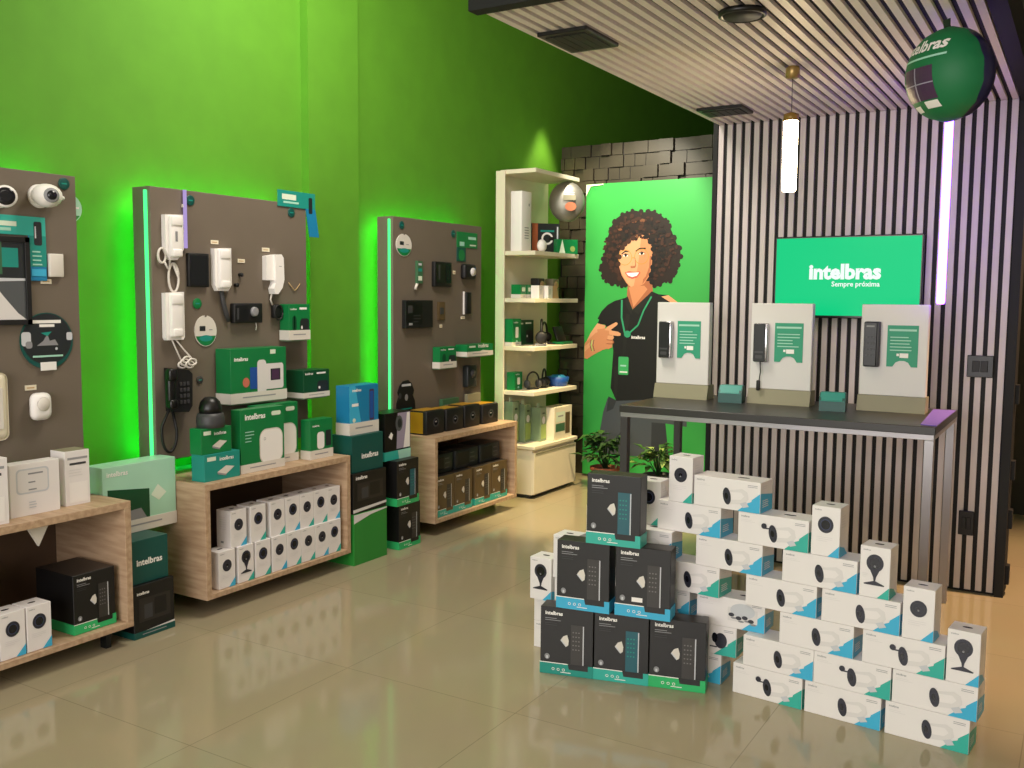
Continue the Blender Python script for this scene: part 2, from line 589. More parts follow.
pendant(-1.184, 4.33, 2.03, 2.34, .031, 'tube_warm', 'short thick tube lamp glowing warm white under canopy', .2)
pendant(-.622, 5.0, 1.535, 2.47, .02, 'tube_violet', 'long thin tube lamp glowing violet behind the balloon', .05)
f = MB().lathe([(.03, 0), (.03, -.02), (.022, -.024)], 'black')
l = MB().lathe([(.022, -.0245), (.001, -.026)], 'tube_violet')
thing('violet_spotlight', 'tiny violet spotlight on canopy above the balloon', 'ceiling light', (-.50, 4.1, 2.575), 0, [('housing', f), ('lens', l)])


# ------------------------------------------------------------------ display boards with green light, and the floating cabinets
def display_board(y0, y1, zb, label):
    yc, w = (y0 + y1) / 2, y1 - y0
    b = MB().box(-w / 2, 0, zb, w / 2, .13, 2.068, 'panel_grey', .002)
    parts = [('board', b)]
    parts.append(('edge_light', MB().box(-w / 2 - .014, .02, zb + .01, -w / 2 - .0005, .03, 2.05, 'led_line')))
    for m in (MB().box(-w / 2 + .03, .131, zb, -w / 2 + .042, .143, 2.03, 'led_green'),
              MB().box(w / 2 - .042, .131, zb, w / 2 - .03, .143, 2.03, 'led_green'),
              MB().box(-w / 2 + .045, .131, 2.012, w / 2 - .045, .143, 2.024, 'led_green'),
              MB().box(-w / 2 + .045, .131, zb + .03, w / 2 - .045, .143, zb + .042, 'led_green')):
        parts.append(('light_strip', m))
    br = MB().box(-w / 2 + .15, .13, .9, -w / 2 + .2, .208, 1.9, 'dark_grey').box(w / 2 - .2, .13, .9, w / 2 - .15, .208, 1.9, 'dark_grey')
    parts.append(('wall_bracket', br))
    thing('display_board', label, 'display board', (PX, yc, 0), R90, parts)


display_board(1.45, 2.655, .72, 'grey display board carrying the round black sign and white cameras')
display_board(3.045, 4.105, .735, 'grey display board hung with white intercom handsets and black phone')
display_board(4.90, 5.945, .72, 'grey display board beside the white shelf unit')


def display_cabinet(y0, y1, label, foot=False):
    yc, w, d = (y0 + y1) / 2, y1 - y0, .515
    z0, z1, t = .085, .65, .032
    P = [('top', MB().box(-w / 2, 0, z1 - t, w / 2, d, z1, 'wood', .0015)),
         ('bottom', MB().box(-w / 2, 0, z0, w / 2, d, z0 + t * .8, 'wood', .0015)),
         ('side', MB().box(-w / 2, .0005, z0 + t * .8, -w / 2 + t, d, z1 - t, 'wood', .0015)),
         ('side', MB().box(w / 2 - t, .0005, z0 + t * .8, w / 2, d, z1 - t, 'wood', .0015)),
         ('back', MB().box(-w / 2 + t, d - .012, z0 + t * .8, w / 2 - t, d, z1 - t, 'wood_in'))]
    if foot:
        P.append(('foot', MB().box(w / 2 - .1, .06, 0, w / 2 - .075, .1, z0, 'black')))
        P.append(('bracket', MB().prism([(.18, .05, z1 - t), (.28, .05, z1 - t), (.23, .05, z1 - t - .09)], (0, .012, 0), 'off_white')))
    return thing('display_cabinet', label, 'cabinet', (-3.56, yc, 0), R90, P)


display_cabinet(1.40, 2.66, 'pale wood open cabinet holding the large black box with green sleeve', True)
display_cabinet(3.07, 4.115, 'pale wood open cabinet packed with two rows of white camera boxes')
display_cabinet(4.935, 5.965, 'pale wood open cabinet with brown boxes beside the white shelf unit')
CT = .65            # cabinet top
CB = .112           # cabinet floor

# ------------------------------------------------------------------ cartons
LOGO = 'intelbras'


def long_carton(kind, col):
    w, h, d = .279, .1205, .12
    b = MB().box(-w / 2, -d / 2, 0, w / 2, d / 2, h, 'box_white', .0012)
    f = b.front(w, d)
    f.text(LOGO, .012, h - .018, .034, 'print_grey', .02)
    f.lines(.012, h - .03, .06, 2, .006, .0018, 'soft_grey', 1)
    f.lines(w - .052, h - .016, .04, 2, .006, .002, 'print_grey', 2)
    f.poly([(w - .092, .0005), (w - .0008, .0005), (w - .0008, .078), (w - .034, .05), (w - .036, .042), (w - .05, .036)], col)
    if kind == 'scene':
        f.rect(.13, .03, .25, .085, 'soft_grey').disc(.19, .075, .05, .03, 'pale_grey')
        for x, y in ((.145, .055), (.175, .045), (.2, .05), (.225, .04)):
            f.disc(x, y, .012, .008, 'lens').disc(x + .01, y - .012, .012, .004, 'mid_grey')
    elif kind == 'stand':
        f.disc(.215, .06, .026, .032, 'lens').disc(.19, .07, .012, .02, 'lens_core').rect(.17, .03, .2, .035, 'lens')
    else:
        f.poly([(.152, .078), (.205, .088), (.226, .078), (.232, .05), (.215, .03), (.152, .022)], 'soft_grey')
        f.poly([(.152, .07), (.2, .074), (.214, .06), (.2, .045), (.152, .04)], 'box_white')
        f.poly([(.196, .03), (.222, .04), (.234, .022), (.21, .014)], 'pale_grey')
        f.disc(.142, .053, .0165, .034, 'lens', tilt=.16).disc(.140, .053, .0075, .013, 'lens_core', tilt=.16)
        if kind == 'aerial':
            f.disc(.106, .078, .011, .011, 'lens').rect(.108, .068, .13, .073, 'lens')
    s = b.side(w, d)
    s.poly([(.0008, .0005), (d - .001, .0005), (d - .001, .062), (.0008, .078)], col)
    s.lines(.02, .045, .07, 4, .008, .003, 'box_white', 3).lines(.02, h - .02, .06, 2, .008, .003, 'soft_grey', 4)
    n = b.near(w, d)
    n.text(LOGO, .03, .07, .06, 'print_grey', .02)
    n.lines(.03, .05, .06, 3, .008, .0025, 'soft_grey', 4)
    sl = MB()
    t = sl.top(w, d, h)
    t.disc(w * .66, d * .5, .026, .009, 'lens_core').rect(w * .66 - .02, d * .5 - .002, w * .66 + .02, d * .5 + .002, 'dark_grey')
    return [('carton', b), ('hang_slot', sl)]


def upright_carton(kind, col, h=.186):
    w, d = .105, .1
    b = MB().box(-w / 2, -d / 2, 0, w / 2, d / 2, h, 'box_white', .0012)
    f = b.front(w, d)
    f.text(LOGO, .01, h - .016, .026, 'print_grey', .02)
    f.poly([(w - .042, .0005), (w - .0006, .0005), (w - .0006, .044)], col)
    if kind == 'round':
        f.disc(w / 2, .112, .0285, .0295, 'lens', 28).ring(w / 2, .112, .021, .002, 'dark_grey').disc(w / 2, .112, .008, .008, 'lens_core').disc(w / 2, .106, .003, .003, 'mid_grey')
        f.lines(.02, .066, .06, 3, .007, .002, 'soft_grey', 2)
    elif kind == 'blue':
        f.disc(w / 2, .118, .029, .031, 'lens', 28).disc(w / 2, .118, .02, .021, 'lens_ring').disc(w / 2, .118, .017, .018, 'lens_core')
        f.lines(.02, .07, .06, 3, .007, .002, 'soft_grey', 2)
    else:
        f.disc(w / 2, .127, .03, .032, 'lens', 28).disc(w / 2, .127, .02, .021, 'lens_core').disc(w / 2, .115, .0035, .0035, 'mid_grey')
        f.poly([(.034, .106), (.071, .106), (.058, .075), (.056, .062), (.088, .05), (.086, .046), (.016, .046), (.016, .05), (.05, .062), (.048, .075)], 'lens')
        f.lines(.01, .085, .02, 3, .006, .0018, 'soft_grey', 2)
    s = b.side(w, d)
    s.poly([(.0008, .0005), (d * .9, .0005), (d * .55, .03), (.0008, .044)], col)
    s.lines(.02, .15, .05, 5, .01, .003, 'soft_grey', 3)
    b.near(w, d).lines(.02, .15, .05, 6, .012, .003, 'soft_grey', 5).rect(.03, .02, .05, .03, 'mid_grey')
    sl = MB()
    sl.top(w, d, h).disc(w * .5, d * .5, .017, .008, 'lens_core').rect(w * .5 - .012, d * .5 - .0015, w * .5 + .012, d * .5 + .0015, 'dark_grey')
    return [('carton', b), ('hang_slot', sl)]


def lock_carton(col, cyan=False, sticker=False, k=1.0, body='box_black', depth=None):
    w, h, d = .2225 * k, .2845 * k, depth or (.088 if k == 1.0 else .15)
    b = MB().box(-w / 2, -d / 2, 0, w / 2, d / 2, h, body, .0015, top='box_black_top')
    f = b.front(w, d)
    q = k
    f.text(LOGO, .02 * q, .252 * q, .074 * q, 'card_text', .03)
    f.lines(.02 * q, .236 * q, .07 * q, 2, .008 * q, .0026 * q, 'mid_grey', 1)
    f.lines(.02 * q, .216 * q, .05 * q, 2, .008 * q, .002 * q, 'dark_grey', 2)
    f.poly([(.086 * q, .148 * q), (.098 * q, .166 * q), (.114 * q, .173 * q), (.121 * q, .15 * q), (.119 * q, .13 * q), (.109 * q, .122 * q)], 'off_white')
    f.poly([(.086 * q, .148 * q), (.109 * q, .122 * q), (.111 * q, .127 * q), (.091 * q, .15 * q)], 'pale_grey')
    pd = 'lock_cyan' if cyan else 'keypad'
    f.rect(.13 * q, .048 * q, .185 * q, .218 * q, pd)
    f.rect(.18 * q, .052 * q, .1845 * q, .216 * q, 'pale_grey')
    for i in range(5):
        for j in range(3):
            f.rect((.137 + .012 * j) * q, (.112 + .018 * i) * q, (.143 + .012 * j) * q, (.117 + .018 * i) * q, 'key_dot' if not cyan else 'teal_mid')
            f.k -= 1
    f.k += 1
    f.disc(.03 * q, .075 * q, .011 * q, .012 * q, 'mid_grey').rect(.026 * q, .066 * q, .034 * q, .078 * q, 'pale_grey')
    if sticker:
        f.rect(.068 * q, .064 * q, .112 * q, .082 * q, 'white')
    b.side(w, d).lines(.015, .2 * q, d * .7, 4, .02, .004, 'dark_grey', 6)
    s = MB().box(-w / 2 - .0018, -d / 2 - .0018, .001, w / 2 + .0018, d / 2 + .0018, .05 * q, col)
    g = s.face((-w / 2 - .0018, -d / 2 - .0018, 0), (1, 0, 0), (0, 0, 1), (0, -1, 0))
    g.rect(.0, .0475 * q, .125 * q, .051 * q, 'card_text')
    g.poly([(.125 * q, .028 * q), (.205 * q, .028 * q), (.205 * q, .051 * q), (.12 * q, .051 * q)], body)
    for i in range(3):
        g.ring((.058 + .022 * i) * q, .024 * q, .006 * q, .002 * q, 'card_text', 12)
    g.lines(.09 * q, .012 * q, .06 * q, 1, .006, .003 * q, 'card_text', 3)
    return [('carton', b), ('sleeve', s)]


PROTO = {}


def place(key, name, cat, label, loc, rz, group):
    """the first of a kind is built, every further one is a copy of it"""
    if key not in PROTO:
        fn, args = key[0], key[1:]
        PROTO[key] = thing(name, label, cat, loc, rz, fn(*args), group)
        return PROTO[key]
    c = copy_thing(PROTO[key], loc, rz, label)
    c['group'] = group
    return c


# ---- pyramid of black lock boxes
G1 = 'black lock boxes stacked in a pyramid'
ang = math.radians(13.4)
ca, sa = math.cos(ang), math.sin(ang)


def lock_at(key, px, py, z, label, rz=ang):
    w, d = .2225, .088
    c, s = math.cos(rz), math.sin(rz)
    x = px + c * w / 2 - s * d / 2
    y = py + s * w / 2 + c * d / 2
    place(key, 'lock_box', 'box', label, (x, y, z), rz, G1)


lock_at((lock_carton, 'teal_mid'), -1.880, 3.352, 0, 'black lock box with dull teal sleeve on the floor at outer corner')
lock_at((lock_carton, 'teal', True), -1.660, 3.406, 0, 'black lock box with cyan keypad print on floor, middle of bottom row')
lock_at((lock_carton, 'sleeve_green'), -1.4405, 3.4605, 0, 'black lock box with green sleeve on floor beside white bullet camera boxes')
lock_at((lock_carton, 'blue'), -1.814, 3.366, .2853, 'black lock box with bright blue sleeve and no sticker', math.radians(9))
lock_at((lock_carton, 'blue', False, True), -1.572, 3.412, .2853, 'black lock box with bright blue sleeve and white sticker', math.radians(9))
lock_at((lock_carton, 'teal', True, False, 1.0, 'box_black', .0885), -1.688, 3.378, .5706, 'topmost black lock box on the pyramid, with cyan keypad and teal sleeve', math.radians(7))

# ---- white camera boxes, built up like bricks
G2 = 'long white bullet camera boxes'
G3 = 'upright white camera boxes on the brick stack'
RH = .1215


def face_y(x):
    return 3.592 - .1 * (x + 1.13)


def long_at(x0, row, label, kind='bullet', col='blue', y=None, rz=-.098):
    if y is None:
        y = face_y(x0 + .14)
    else:
        rz = 0.0
    place((long_carton, kind, col), 'bullet_camera_box', 'box', label, (x0 + .1395, y + .06, row * RH), rz, G2)


def up_at(x0, z, label, kind='round', col='blue', y=None, rz=-.098):
    if y is None:
        y = face_y(x0 + .05)
    else:
        rz = 0.0
    place((upright_carton, kind, col), 'camera_box', 'box', label, (x0 + .0525, y + .05, z), rz, G3)


long_at(-1.133, 0, 'white bullet camera box with aerial and teal corner, on floor nearest the black boxes', 'aerial', 'teal')
long_at(-.845, 0, 'white bullet camera box on floor, middle of the bottom row')
long_at(-.552, 0, 'white bullet camera box on floor at the free end of bottom row', 'bullet', 'teal')
long_at(-1.094, 1, 'second-row white camera box directly above the floor box with aerial')
long_at(-.815, 1, 'second-row white camera box with aerial and teal corner', 'aerial', 'teal')
long_at(-.532, 1, 'second-row white camera box under the lowest upright tripod box')
long_at(-.951, 2, 'third-row white bullet camera box with blue corner in the stack middle')
long_at(-.641, 2, 'third-row white camera box with aerial, under an upright box', 'aerial', 'teal')
long_at(-1.091, 3, 'fourth-row white camera box beside a gap, nearer the black boxes')
long_at(-.794, 3, 'fourth-row white camera box carrying an upright tripod camera box')
long_at(-1.306, 4, 'fifth-row white camera box below the two topmost long boxes')
long_at(-.948, 4, 'fifth-row white camera box at the end toward the table leg')
long_at(-1.481, 5, 'sixth-row white camera box touching the topmost black lock box')
long_at(-1.130, 5, 'sixth-row white camera box with aerial and teal corner', 'aerial', 'teal')
long_at(-1.321, 6, 'topmost long white camera box on the brick stack')
up_at(-.359, 2 * RH, 'lowest upright white box with tripod camera, above the free end', 'tripod', 'blue')
up_at(-.509, 3 * RH, 'upright white box with round camera standing on third-row aerial box', 'round', 'blue')
up_at(-.662, 4 * RH, 'upright white box with tripod camera and teal corner near table leg', 'tripod', 'teal')
up_at(-.843, 5 * RH, 'upright white box with blue-ringed round camera below the middle lock display', 'blue', 'blue')
up_at(-1.434, 6 * RH, 'highest upright white box, with round camera and teal corner', 'round', 'teal')
# behind the black boxes
long_at(-1.309, 2, 'white box showing four little cameras, third row beside black boxes', 'scene', 'blue', y=3.632)
long_at(-1.42, 1, 'white box with black desk camera picture and teal corner, second row', 'stand', 'teal', y=3.632)
long_at(-1.48, 0, 'white box on floor just behind the green-sleeved black box', 'bullet', 'blue', y=3.632)
long_at(-1.48, 3, 'fourth-row white camera box half hidden by black box with sticker', 'bullet', 'teal')
long_at(-1.685, 4, 'fifth-row white camera box mostly hidden behind the black boxes', y=3.585)
long_at(-2.053, 0, 'white box on floor peeking out at the outer corner of black pyramid', y=3.6)
long_at(-2.053, 1, 'second-row white box peeking out under the outermost tripod camera box', y=3.6)
long_at(-1.768, 0, 'white box on floor hidden behind the middle black lock box', y=3.632)
long_at(-1.762, 1, 'second-row white box hidden behind the middle black lock box', y=3.632)
long_at(-1.905, 2, 'third-row white box behind the blue-sleeved box without sticker', y=3.515)
long_at(-1.62, 2, 'third-row white box hidden behind the blue-sleeved box with sticker', y=3.632)
long_at(-1.83, 3, 'fourth-row white box hidden behind the two blue-sleeved black boxes', y=3.6)
up_at(-2.035, 2 * RH, 'outermost upright white box with tripod camera beside the black pyramid', 'tripod', 'blue', y=3.53)
up_at(-1.905, 3 * RH, 'upright white box peeking above the blue-sleeved box without sticker', 'round', 'teal', y=3.5)
up_at(-1.80, 4 * RH, 'upright white box peeking out beside the topmost black lock box', 'round', 'blue', y=3.6)
up_at(-1.594, 5 * RH, 'upright white box behind topmost black box and sixth-row box', 'blue', 'teal', y=3.66)

# ---- white camera boxes in the cabinets
G4 = 'white camera boxes in the middle cabinet'
ORD = ['first', 'second', 'third', 'fourth', 'fifth', 'sixth', 'seventh', 'eighth']
bottom = [(3.233, 'round'), (3.357, 'tripod'), (3.473, 'blue'), (3.59, 'round'), (3.698, 'blue'), (3.806, 'round'), (3.914, 'round'), (4.016, 'blue')]
upper = [(3.315, 'round'), (3.447, 'blue'), (3.583, 'round'), (3.695, 'blue'), (3.803, 'round'), (3.911, 'blue'), (4.017, 'round')]
for i, (yc, kind) in enumerate(bottom):
    place((upright_carton, kind, 'teal' if i % 3 else 'blue'), 'camera_box', 'box',
          f'{ORD[i]} box from the near end, bottom row in the middle wood cabinet', (-3.63, yc - .018, CB), R90, G4)
for i, (yc, kind) in enumerate(upper):
    place((upright_carton, kind, 'teal' if i % 3 else 'blue'), 'camera_box', 'box',
          f'{ORD[i]} box from the near end, upper row in the middle wood cabinet', (-3.64, yc - .012, CB + .1864), R90, G4)
G5 = 'white camera boxes in the nearest cabinet'
for yc, lab in ((2.23, 'white camera box next to the large black box in nearest cabinet'),
                (2.118, 'white camera box between two others in the nearest cabinet'),
                (2.006, 'white camera box cut by the picture edge in nearest cabinet')):
    place((upright_carton, 'blue', 'blue'), 'camera_box', 'box', lab, (-3.63, yc, CB), R90, G5)
place((lock_carton, 'sleeve_green', False, False, .9, 'box_black', .26), 'lock_box', 'box', 'large black box with green sleeve inside the nearest wood cabinet', (-3.73, 2.497, CB), R90, 'black lock boxes on the green wall side')
place((lock_carton, 'teal', False, False, 1.05), 'lock_box', 'box', 'black box in the dim back of nearest cabinet behind white camera boxes', (-3.87, 2.05, CB), R90, 'black lock boxes on the green wall side')

# ------------------------------------------------------------------ stacks between the cabinets


def brand_carton(w, h, d, col, band=None, bh=.05, text=None, tb=.6, art=None, top=None):
    """plain printed carton; an optional band of another colour wraps its foot"""
    b = MB().box(-w / 2, -d / 2, 0, w / 2, d / 2, h, col, .0012, top=top)
    f = b.front(w, d)
    if text:
        f.text(LOGO, text[0] * w, tb * h, text[1] * w, 'card_text', .03)
    if art:
        art(f, w, h)
    P = [('carton', b)]
    if band:
        s = MB().box(-w / 2 - .0018, -d / 2 - .0018, .001, w / 2 + .0018, d / 2 + .0018, bh, band)
        s.face((-w / 2 - .0018, -d / 2 - .0018, 0), (1, 0, 0), (0, 0, 1), (0, -1, 0)).lines(w * .2, bh * .5, w * .6, 1, .01, bh * .12, 'print_grey', 2)
        P.append(('base_band', s))
    return P


def wallbox(name, cat, label, xf, yc, z, w, h, d, parts, group=None, rz=0.0):
    return thing(name, label, cat, (xf - d / 2, yc, z), R90 + rz, parts, group)


def a_black_photo(f, w, h):
    f.rect(.12 * w, .3 * h, .9 * w, .75 * h, 'box_black_top').rect(.25 * w, .35 * h, .45 * w, .62 * h, 'dark_grey').rect(.5 * w, .38 * h, .8 * w, .7 * h, 'box_black')
    f.poly([(0, .03 * h), (w, .1 * h), (w, .16 * h), (0, .11 * h)], 'soft_grey')


def a_green_corner(f, w, h):
    f.poly([(0, h - .002), (0, h * .82), (w * .5, h * .93), (w, h * .97), (w, h - .002)], 'soft_grey')


def a_blue_box(f, w, h):
    f.poly([(0, 0), (w * .45, 0), (w * .2, h), (0, h)], 'blue')
    f.text(LOGO, .1 * w, .88 * h, .3 * w, 'card_text', .03)
    f.rrect(.68 * w, .26 * h, .84 * w, .9 * h, .03 * w, 'plum').rrect(.7 * w, .3 * h, .82 * w, .86 * h, .02 * w, 'royal')
    f.rect(.08 * w, .58 * h, .3 * w, .64 * h, 'card_text').disc(.15 * w, .3 * h, .05 * w, .05 * w, 'mint_pale')


def a_mint(f, w, h):
    f.poly([(.06 * w, .1 * h), (.62 * w, .1 * h), (.62 * w, .6 * h), (.06 * w, .68 * h)], 'box_green_dark')
    f.poly([(.06 * w, .1 * h), (.62 * w, .1 * h), (.5 * w, .34 * h), (.06 * w, .3 * h)], 'mid_grey')
    f.poly([(.64 * w, .5 * h), (.74 * w, .64 * h), (.86 * w, .5 * h), (.75 * w, .4 * h)], 'mint_pale')
    f.text(LOGO, .05 * w, .86 * h, .28 * w, 'card_text', .02)


GS = 'cartons stacked on the floor between cabinets'
wallbox('camera_system_box', 'box', 'black carton on floor below the teal carton beside nearest cabinet', -3.6, 2.80, 0, .22, .244, .3,
        brand_carton(.22, .244, .3, 'box_black', 'teal_dark', .03, (.08, .3), .82, a_black_photo), GS)
wallbox('brand_box', 'box', 'dark teal carton with white lettering under the pale mint box', -3.62, 2.795, .245, .205, .2, .28,
        brand_carton(.205, .2, .28, 'teal_dark', None, 0, (.16, .68), .42), GS)
wallbox('large_kit_box', 'box', 'large pale mint carton with white foot atop the dark teal carton', -3.76, 2.865, .446, .40, .325, .12,
        brand_carton(.40, .325, .12, 'mint', 'off_white', .06, None, 0, a_mint), GS)
wallbox('green_riser_box', 'box', 'plain green carton on the floor beside the middle cabinet', -3.555, 4.285, 0, .3, .3, .32,
        brand_carton(.3, .3, .32, 'stack_green', None, 0, None, 0, a_green_corner), GS)
wallbox('camera_system_box', 'box', 'black carton with dim photo standing on the plain green carton', -3.56, 4.285, .301, .3, .235, .3,
        brand_carton(.3, .235, .3, 'box_black', None, 0, (.08, .34), .84, a_black_photo), GS)
wallbox('brand_box', 'box', 'dark teal carton with white lettering under the bright blue box', -3.575, 4.285, .537, .28, .215, .16,
        brand_carton(.28, .215, .16, 'teal_dark', None, 0, (.3, .54), .36), GS)
wallbox('smart_lock_box', 'box', 'bright blue carton with white foot topping a stack by middle cabinet', -3.6, 4.285, .753, .26, .285, .1,
        brand_carton(.26, .285, .1, 'deep_blue', 'off_white', .07, None, 0, a_blue_box), GS)
place((lock_carton, 'sleeve_green', False, False, .97), 'lock_box', 'box', 'black lock box on floor next to the plain green carton', (-3.63, 4.66, 0), R90, GS)
place((lock_carton, 'sleeve_green', True, False, .98), 'lock_box', 'box', 'black lock box in the middle between floor box and glossy box', (-3.62, 4.63, .277), R90, GS)


def glossy_box():
    w, h, d = .255, .29, .14
    b = MB().box(-w / 2, -d / 2, 0, w / 2, d / 2, h, 'gloss_black', .0012)
    f = b.front(w, d)
    f.poly([(.45 * w, .22 * h), (.98 * w, .22 * h), (.98 * w, .98 * h), (.5 * w, .98 * h)], 'violet_grey')
    f.poly([(.72 * w, .22 * h), (.97 * w, .22 * h), (.97 * w, .97 * h), (.86 * w, .97 * h), (.8 * w, .6 * h)], 'white')
    f.disc(.55 * w, .76 * h, .14 * w, .17 * h, 'photo_grey').disc(.57 * w, .76 * h, .08 * w, .1 * h, 'photo_dark')
    f.poly([(.14 * w, .5 * h), (.24 * w, .6 * h), (.31 * w, .54 * h), (.26 * w, .43 * h)], 'white')
    s = MB().box(-w / 2 - .0018, -d / 2 - .0018, .001, w / 2 + .0018, d / 2 + .0018, .055, 'teal')
    s.face((-w / 2 - .0018, -d / 2 - .0018, 0), (1, 0, 0), (0, 0, 1), (0, -1, 0)).poly([(.55 * w, 0), (w, 0), (w, .055), (.5 * w, .055)], 'card_light')
    return [('carton', b), ('sleeve', s)]


wallbox('lock_box', 'box', 'shiny black and silver box topping the stack beside farthest wood cabinet', -3.6, 4.60, .557, .255, .29, .14, glossy_box(), GS)

# ------------------------------------------------------------------ goods on the nearest cabinet
GN = 'white boxes on the nearest cabinet'


def a_router_grey(f, w, h):
    f.rrect(.12 * w, .42 * h, .78 * w, .9 * h, .08 * w, 'pale_grey').rrect(.15 * w, .45 * h, .75 * w, .87 * h, .07 * w, 'soft_grey')
    f.rect(.36 * w, .78 * h, .66 * w, .81 * h, 'mid_grey').rect(.36 * w, .62 * h, .5 * w, .645 * h, 'mid_grey').rect(.36 * w, .48 * h, .52 * w, .505 * h, 'mid_grey')
    f.lines(.36 * w, .24 * h, .18 * w, 3, .05 * h, .02 * h, 'pale_grey', 3)


def a_label(f, w, h):
    f.rect(.1 * w, .84 * h, .92 * w, .88 * h, 'print_grey').rect(.18 * w, .74 * h, .85 * w, .78 * h, 'dark_grey')
    f.lines(.15 * w, .64 * h, .7 * w, 3, .05 * h, .015 * h, 'soft_grey', 4).rect(.15 * w, .05 * h, .9 * w, .42 * h, 'white')


wallbox('router_box', 'box', 'white box with grey rounded picture on the nearest cabinet', -3.66, 2.285, CT, .215, .215, .07,
        brand_carton(.215, .215, .07, 'box_white', None, 0, None, 0, a_router_grey), GN)
wallbox('router_box', 'box', 'narrow white box with dark lettering near cabinet corner', -3.68, 2.49, CT, .115, .235, .1,
        brand_carton(.115, .235, .1, 'box_white', None, 0, None, 0, a_label, 'olive_base'), GN)
wallbox('router_box', 'box', 'white box at picture edge on the nearest cabinet', -3.6, 2.05, CT, .17, .262, .1,
        brand_carton(.17, .262, .1, 'box_white', None, 0, None, 0, a_label), GN)

# ------------------------------------------------------------------ green goods on the middle cabinet and board
GG = 'green boxes on the middle cabinet and board'


def a_big_router(f, w, h):
    f.text(LOGO, .1 * w, .84 * h, .46 * w, 'card_text', .03).rrect(.7 * w, .86 * h, .92 * w, .93 * h, .01, 'mint_pale')
    f.rrect(.42 * w, .1 * h, .96 * w, .66 * h, .16 * w, 'off_white').rrect(.44 * w, .12 * h, .94 * w, .64 * h, .14 * w, 'white')
    f.ring(.54 * w, .5 * h, .025 * w, .008 * w, 'print_grey').lines(.1 * w, .64 * h, .2 * w, 4, .05 * h, .014 * h, 'card_light', 2)


def a_device(f, w, h):
    f.text(LOGO, .1 * w, .82 * h, .3 * w, 'card_text', .02)
    f.rrect(.3 * w, .25 * h, .62 * w, .68 * h, .1 * w, 'white').rrect(.68 * w, .3 * h, .92 * w, .7 * h, .03 * w, 'photo_dark')


def a_switch(f, w, h):
    f.text(LOGO, .42 * w, .72 * h, .4 * w, 'card_text', .02).rect(.08 * w, .75 * h, .32 * w, .9 * h, 'mint_pale')
    f.poly([(.35 * w, .3 * h), (.6 * w, .18 * h), (.84 * w, .42 * h), (.6 * w, .5 * h)], 'off_white').poly([(.35 * w, .3 * h), (.6 * w, .18 * h), (.6 * w, .12 * h), (.36 * w, .22 * h)], 'mid_grey')


def a_video(f, w, h):
    f.text(LOGO, .06 * w, .78 * h, .24 * w, 'card_text', .03).rect(.7 * w, .88 * h, .8 * w, .96 * h, 'mint_pale')
    f.disc(.26 * w, .38 * h, .06 * w, .09 * h, 'red_print').rect(.33 * w, .25 * h, .5 * w, .65 * h, 'royal')
    f.rrect(.46 * w, .08 * h, .62 * w, .78 * h, .02, 'soft_grey').rrect(.58 * w, .22 * h, .94 * w, .7 * h, .015, 'soft_grey')
    f.rect(.7 * w, .38 * h, .88 * w, .6 * h, 'photo_dark').rect(.72 * w, .4 * h, .86 * w, .58 * h, 'plum')


def a_pair(f, w, h):
    f.text(LOGO, .06 * w, .84 * h, .3 * w, 'card_text', .02).rect(.5 * w, .85 * h, .85 * w, .91 * h, 'card_text')
    f.rrect(.15 * w, .25 * h, .35 * w, .68 * h, .02, 'box_green_dark').rrect(.52 * w, .08 * h, .95 * w, .6 * h, .02, 'photo_dark').disc(.6 * w, .35 * h, .04 * w, .05 * h, 'white')


wallbox('switch_box', 'box', 'small green box with silver device print, lower of two on cabinet', -3.61, 3.225, CT, .225, .132, .09,
        brand_carton(.225, .132, .09, 'teal_mid', None, 0, None, 0, a_switch), GG)
wallbox('switch_box', 'box', 'small dark green box resting on the lower green box under dome camera', -3.62, 3.2, CT + .133, .19, .125, .08,
        brand_carton(.19, .125, .08, 'box_green', None, 0, None, 0, a_switch), GG)
wallbox('router_box', 'box', 'big green box with white rounded router print on middle cabinet', -3.625, 3.51, CT, .305, .325, .065,
        brand_carton(.305, .325, .065, 'box_green', 'off_white', .045, None, 0, a_big_router), GG)
wallbox('router_box', 'box', 'big green router box half hidden behind its front twin', -3.70, 3.69, CT, .305, .325, .065,
        brand_carton(.305, .325, .065, 'box_green', 'off_white', .045, None, 0, a_big_router), GG)
wallbox('sensor_box', 'box', 'small green box with white capsule print near cabinet end', -3.63, 3.955, CT, .18, .22, .07,
        brand_carton(.18, .22, .07, 'box_green', 'off_white', .05, None, 0, a_device), GG)


def shelf_clip(w, d):
    return MB().box(-w / 2, -d, -.006, w / 2, .0, 0, 'glass_tint', .001).box(-w / 2, -.006, -.006, w / 2, 0, .03, 'glass_tint', .001)


def on_board(name, cat, label, yc, z, w, h, d, parts, group=None):
    """a box on its own clear ledge fixed to the display board"""
    single('clear_ledge', 'thin clear ledge under the ' + label[:label.find(' on ')] if ' on ' in label else 'thin clear ledge under the ' + label, 'ledge', (PX, yc, z - .001), R90, shelf_clip(w * .9, d), 'clear ledges on the boards')
    return thing(name, label, cat, (PX + .001 + d / 2 + .007, yc, z), R90, parts, group)


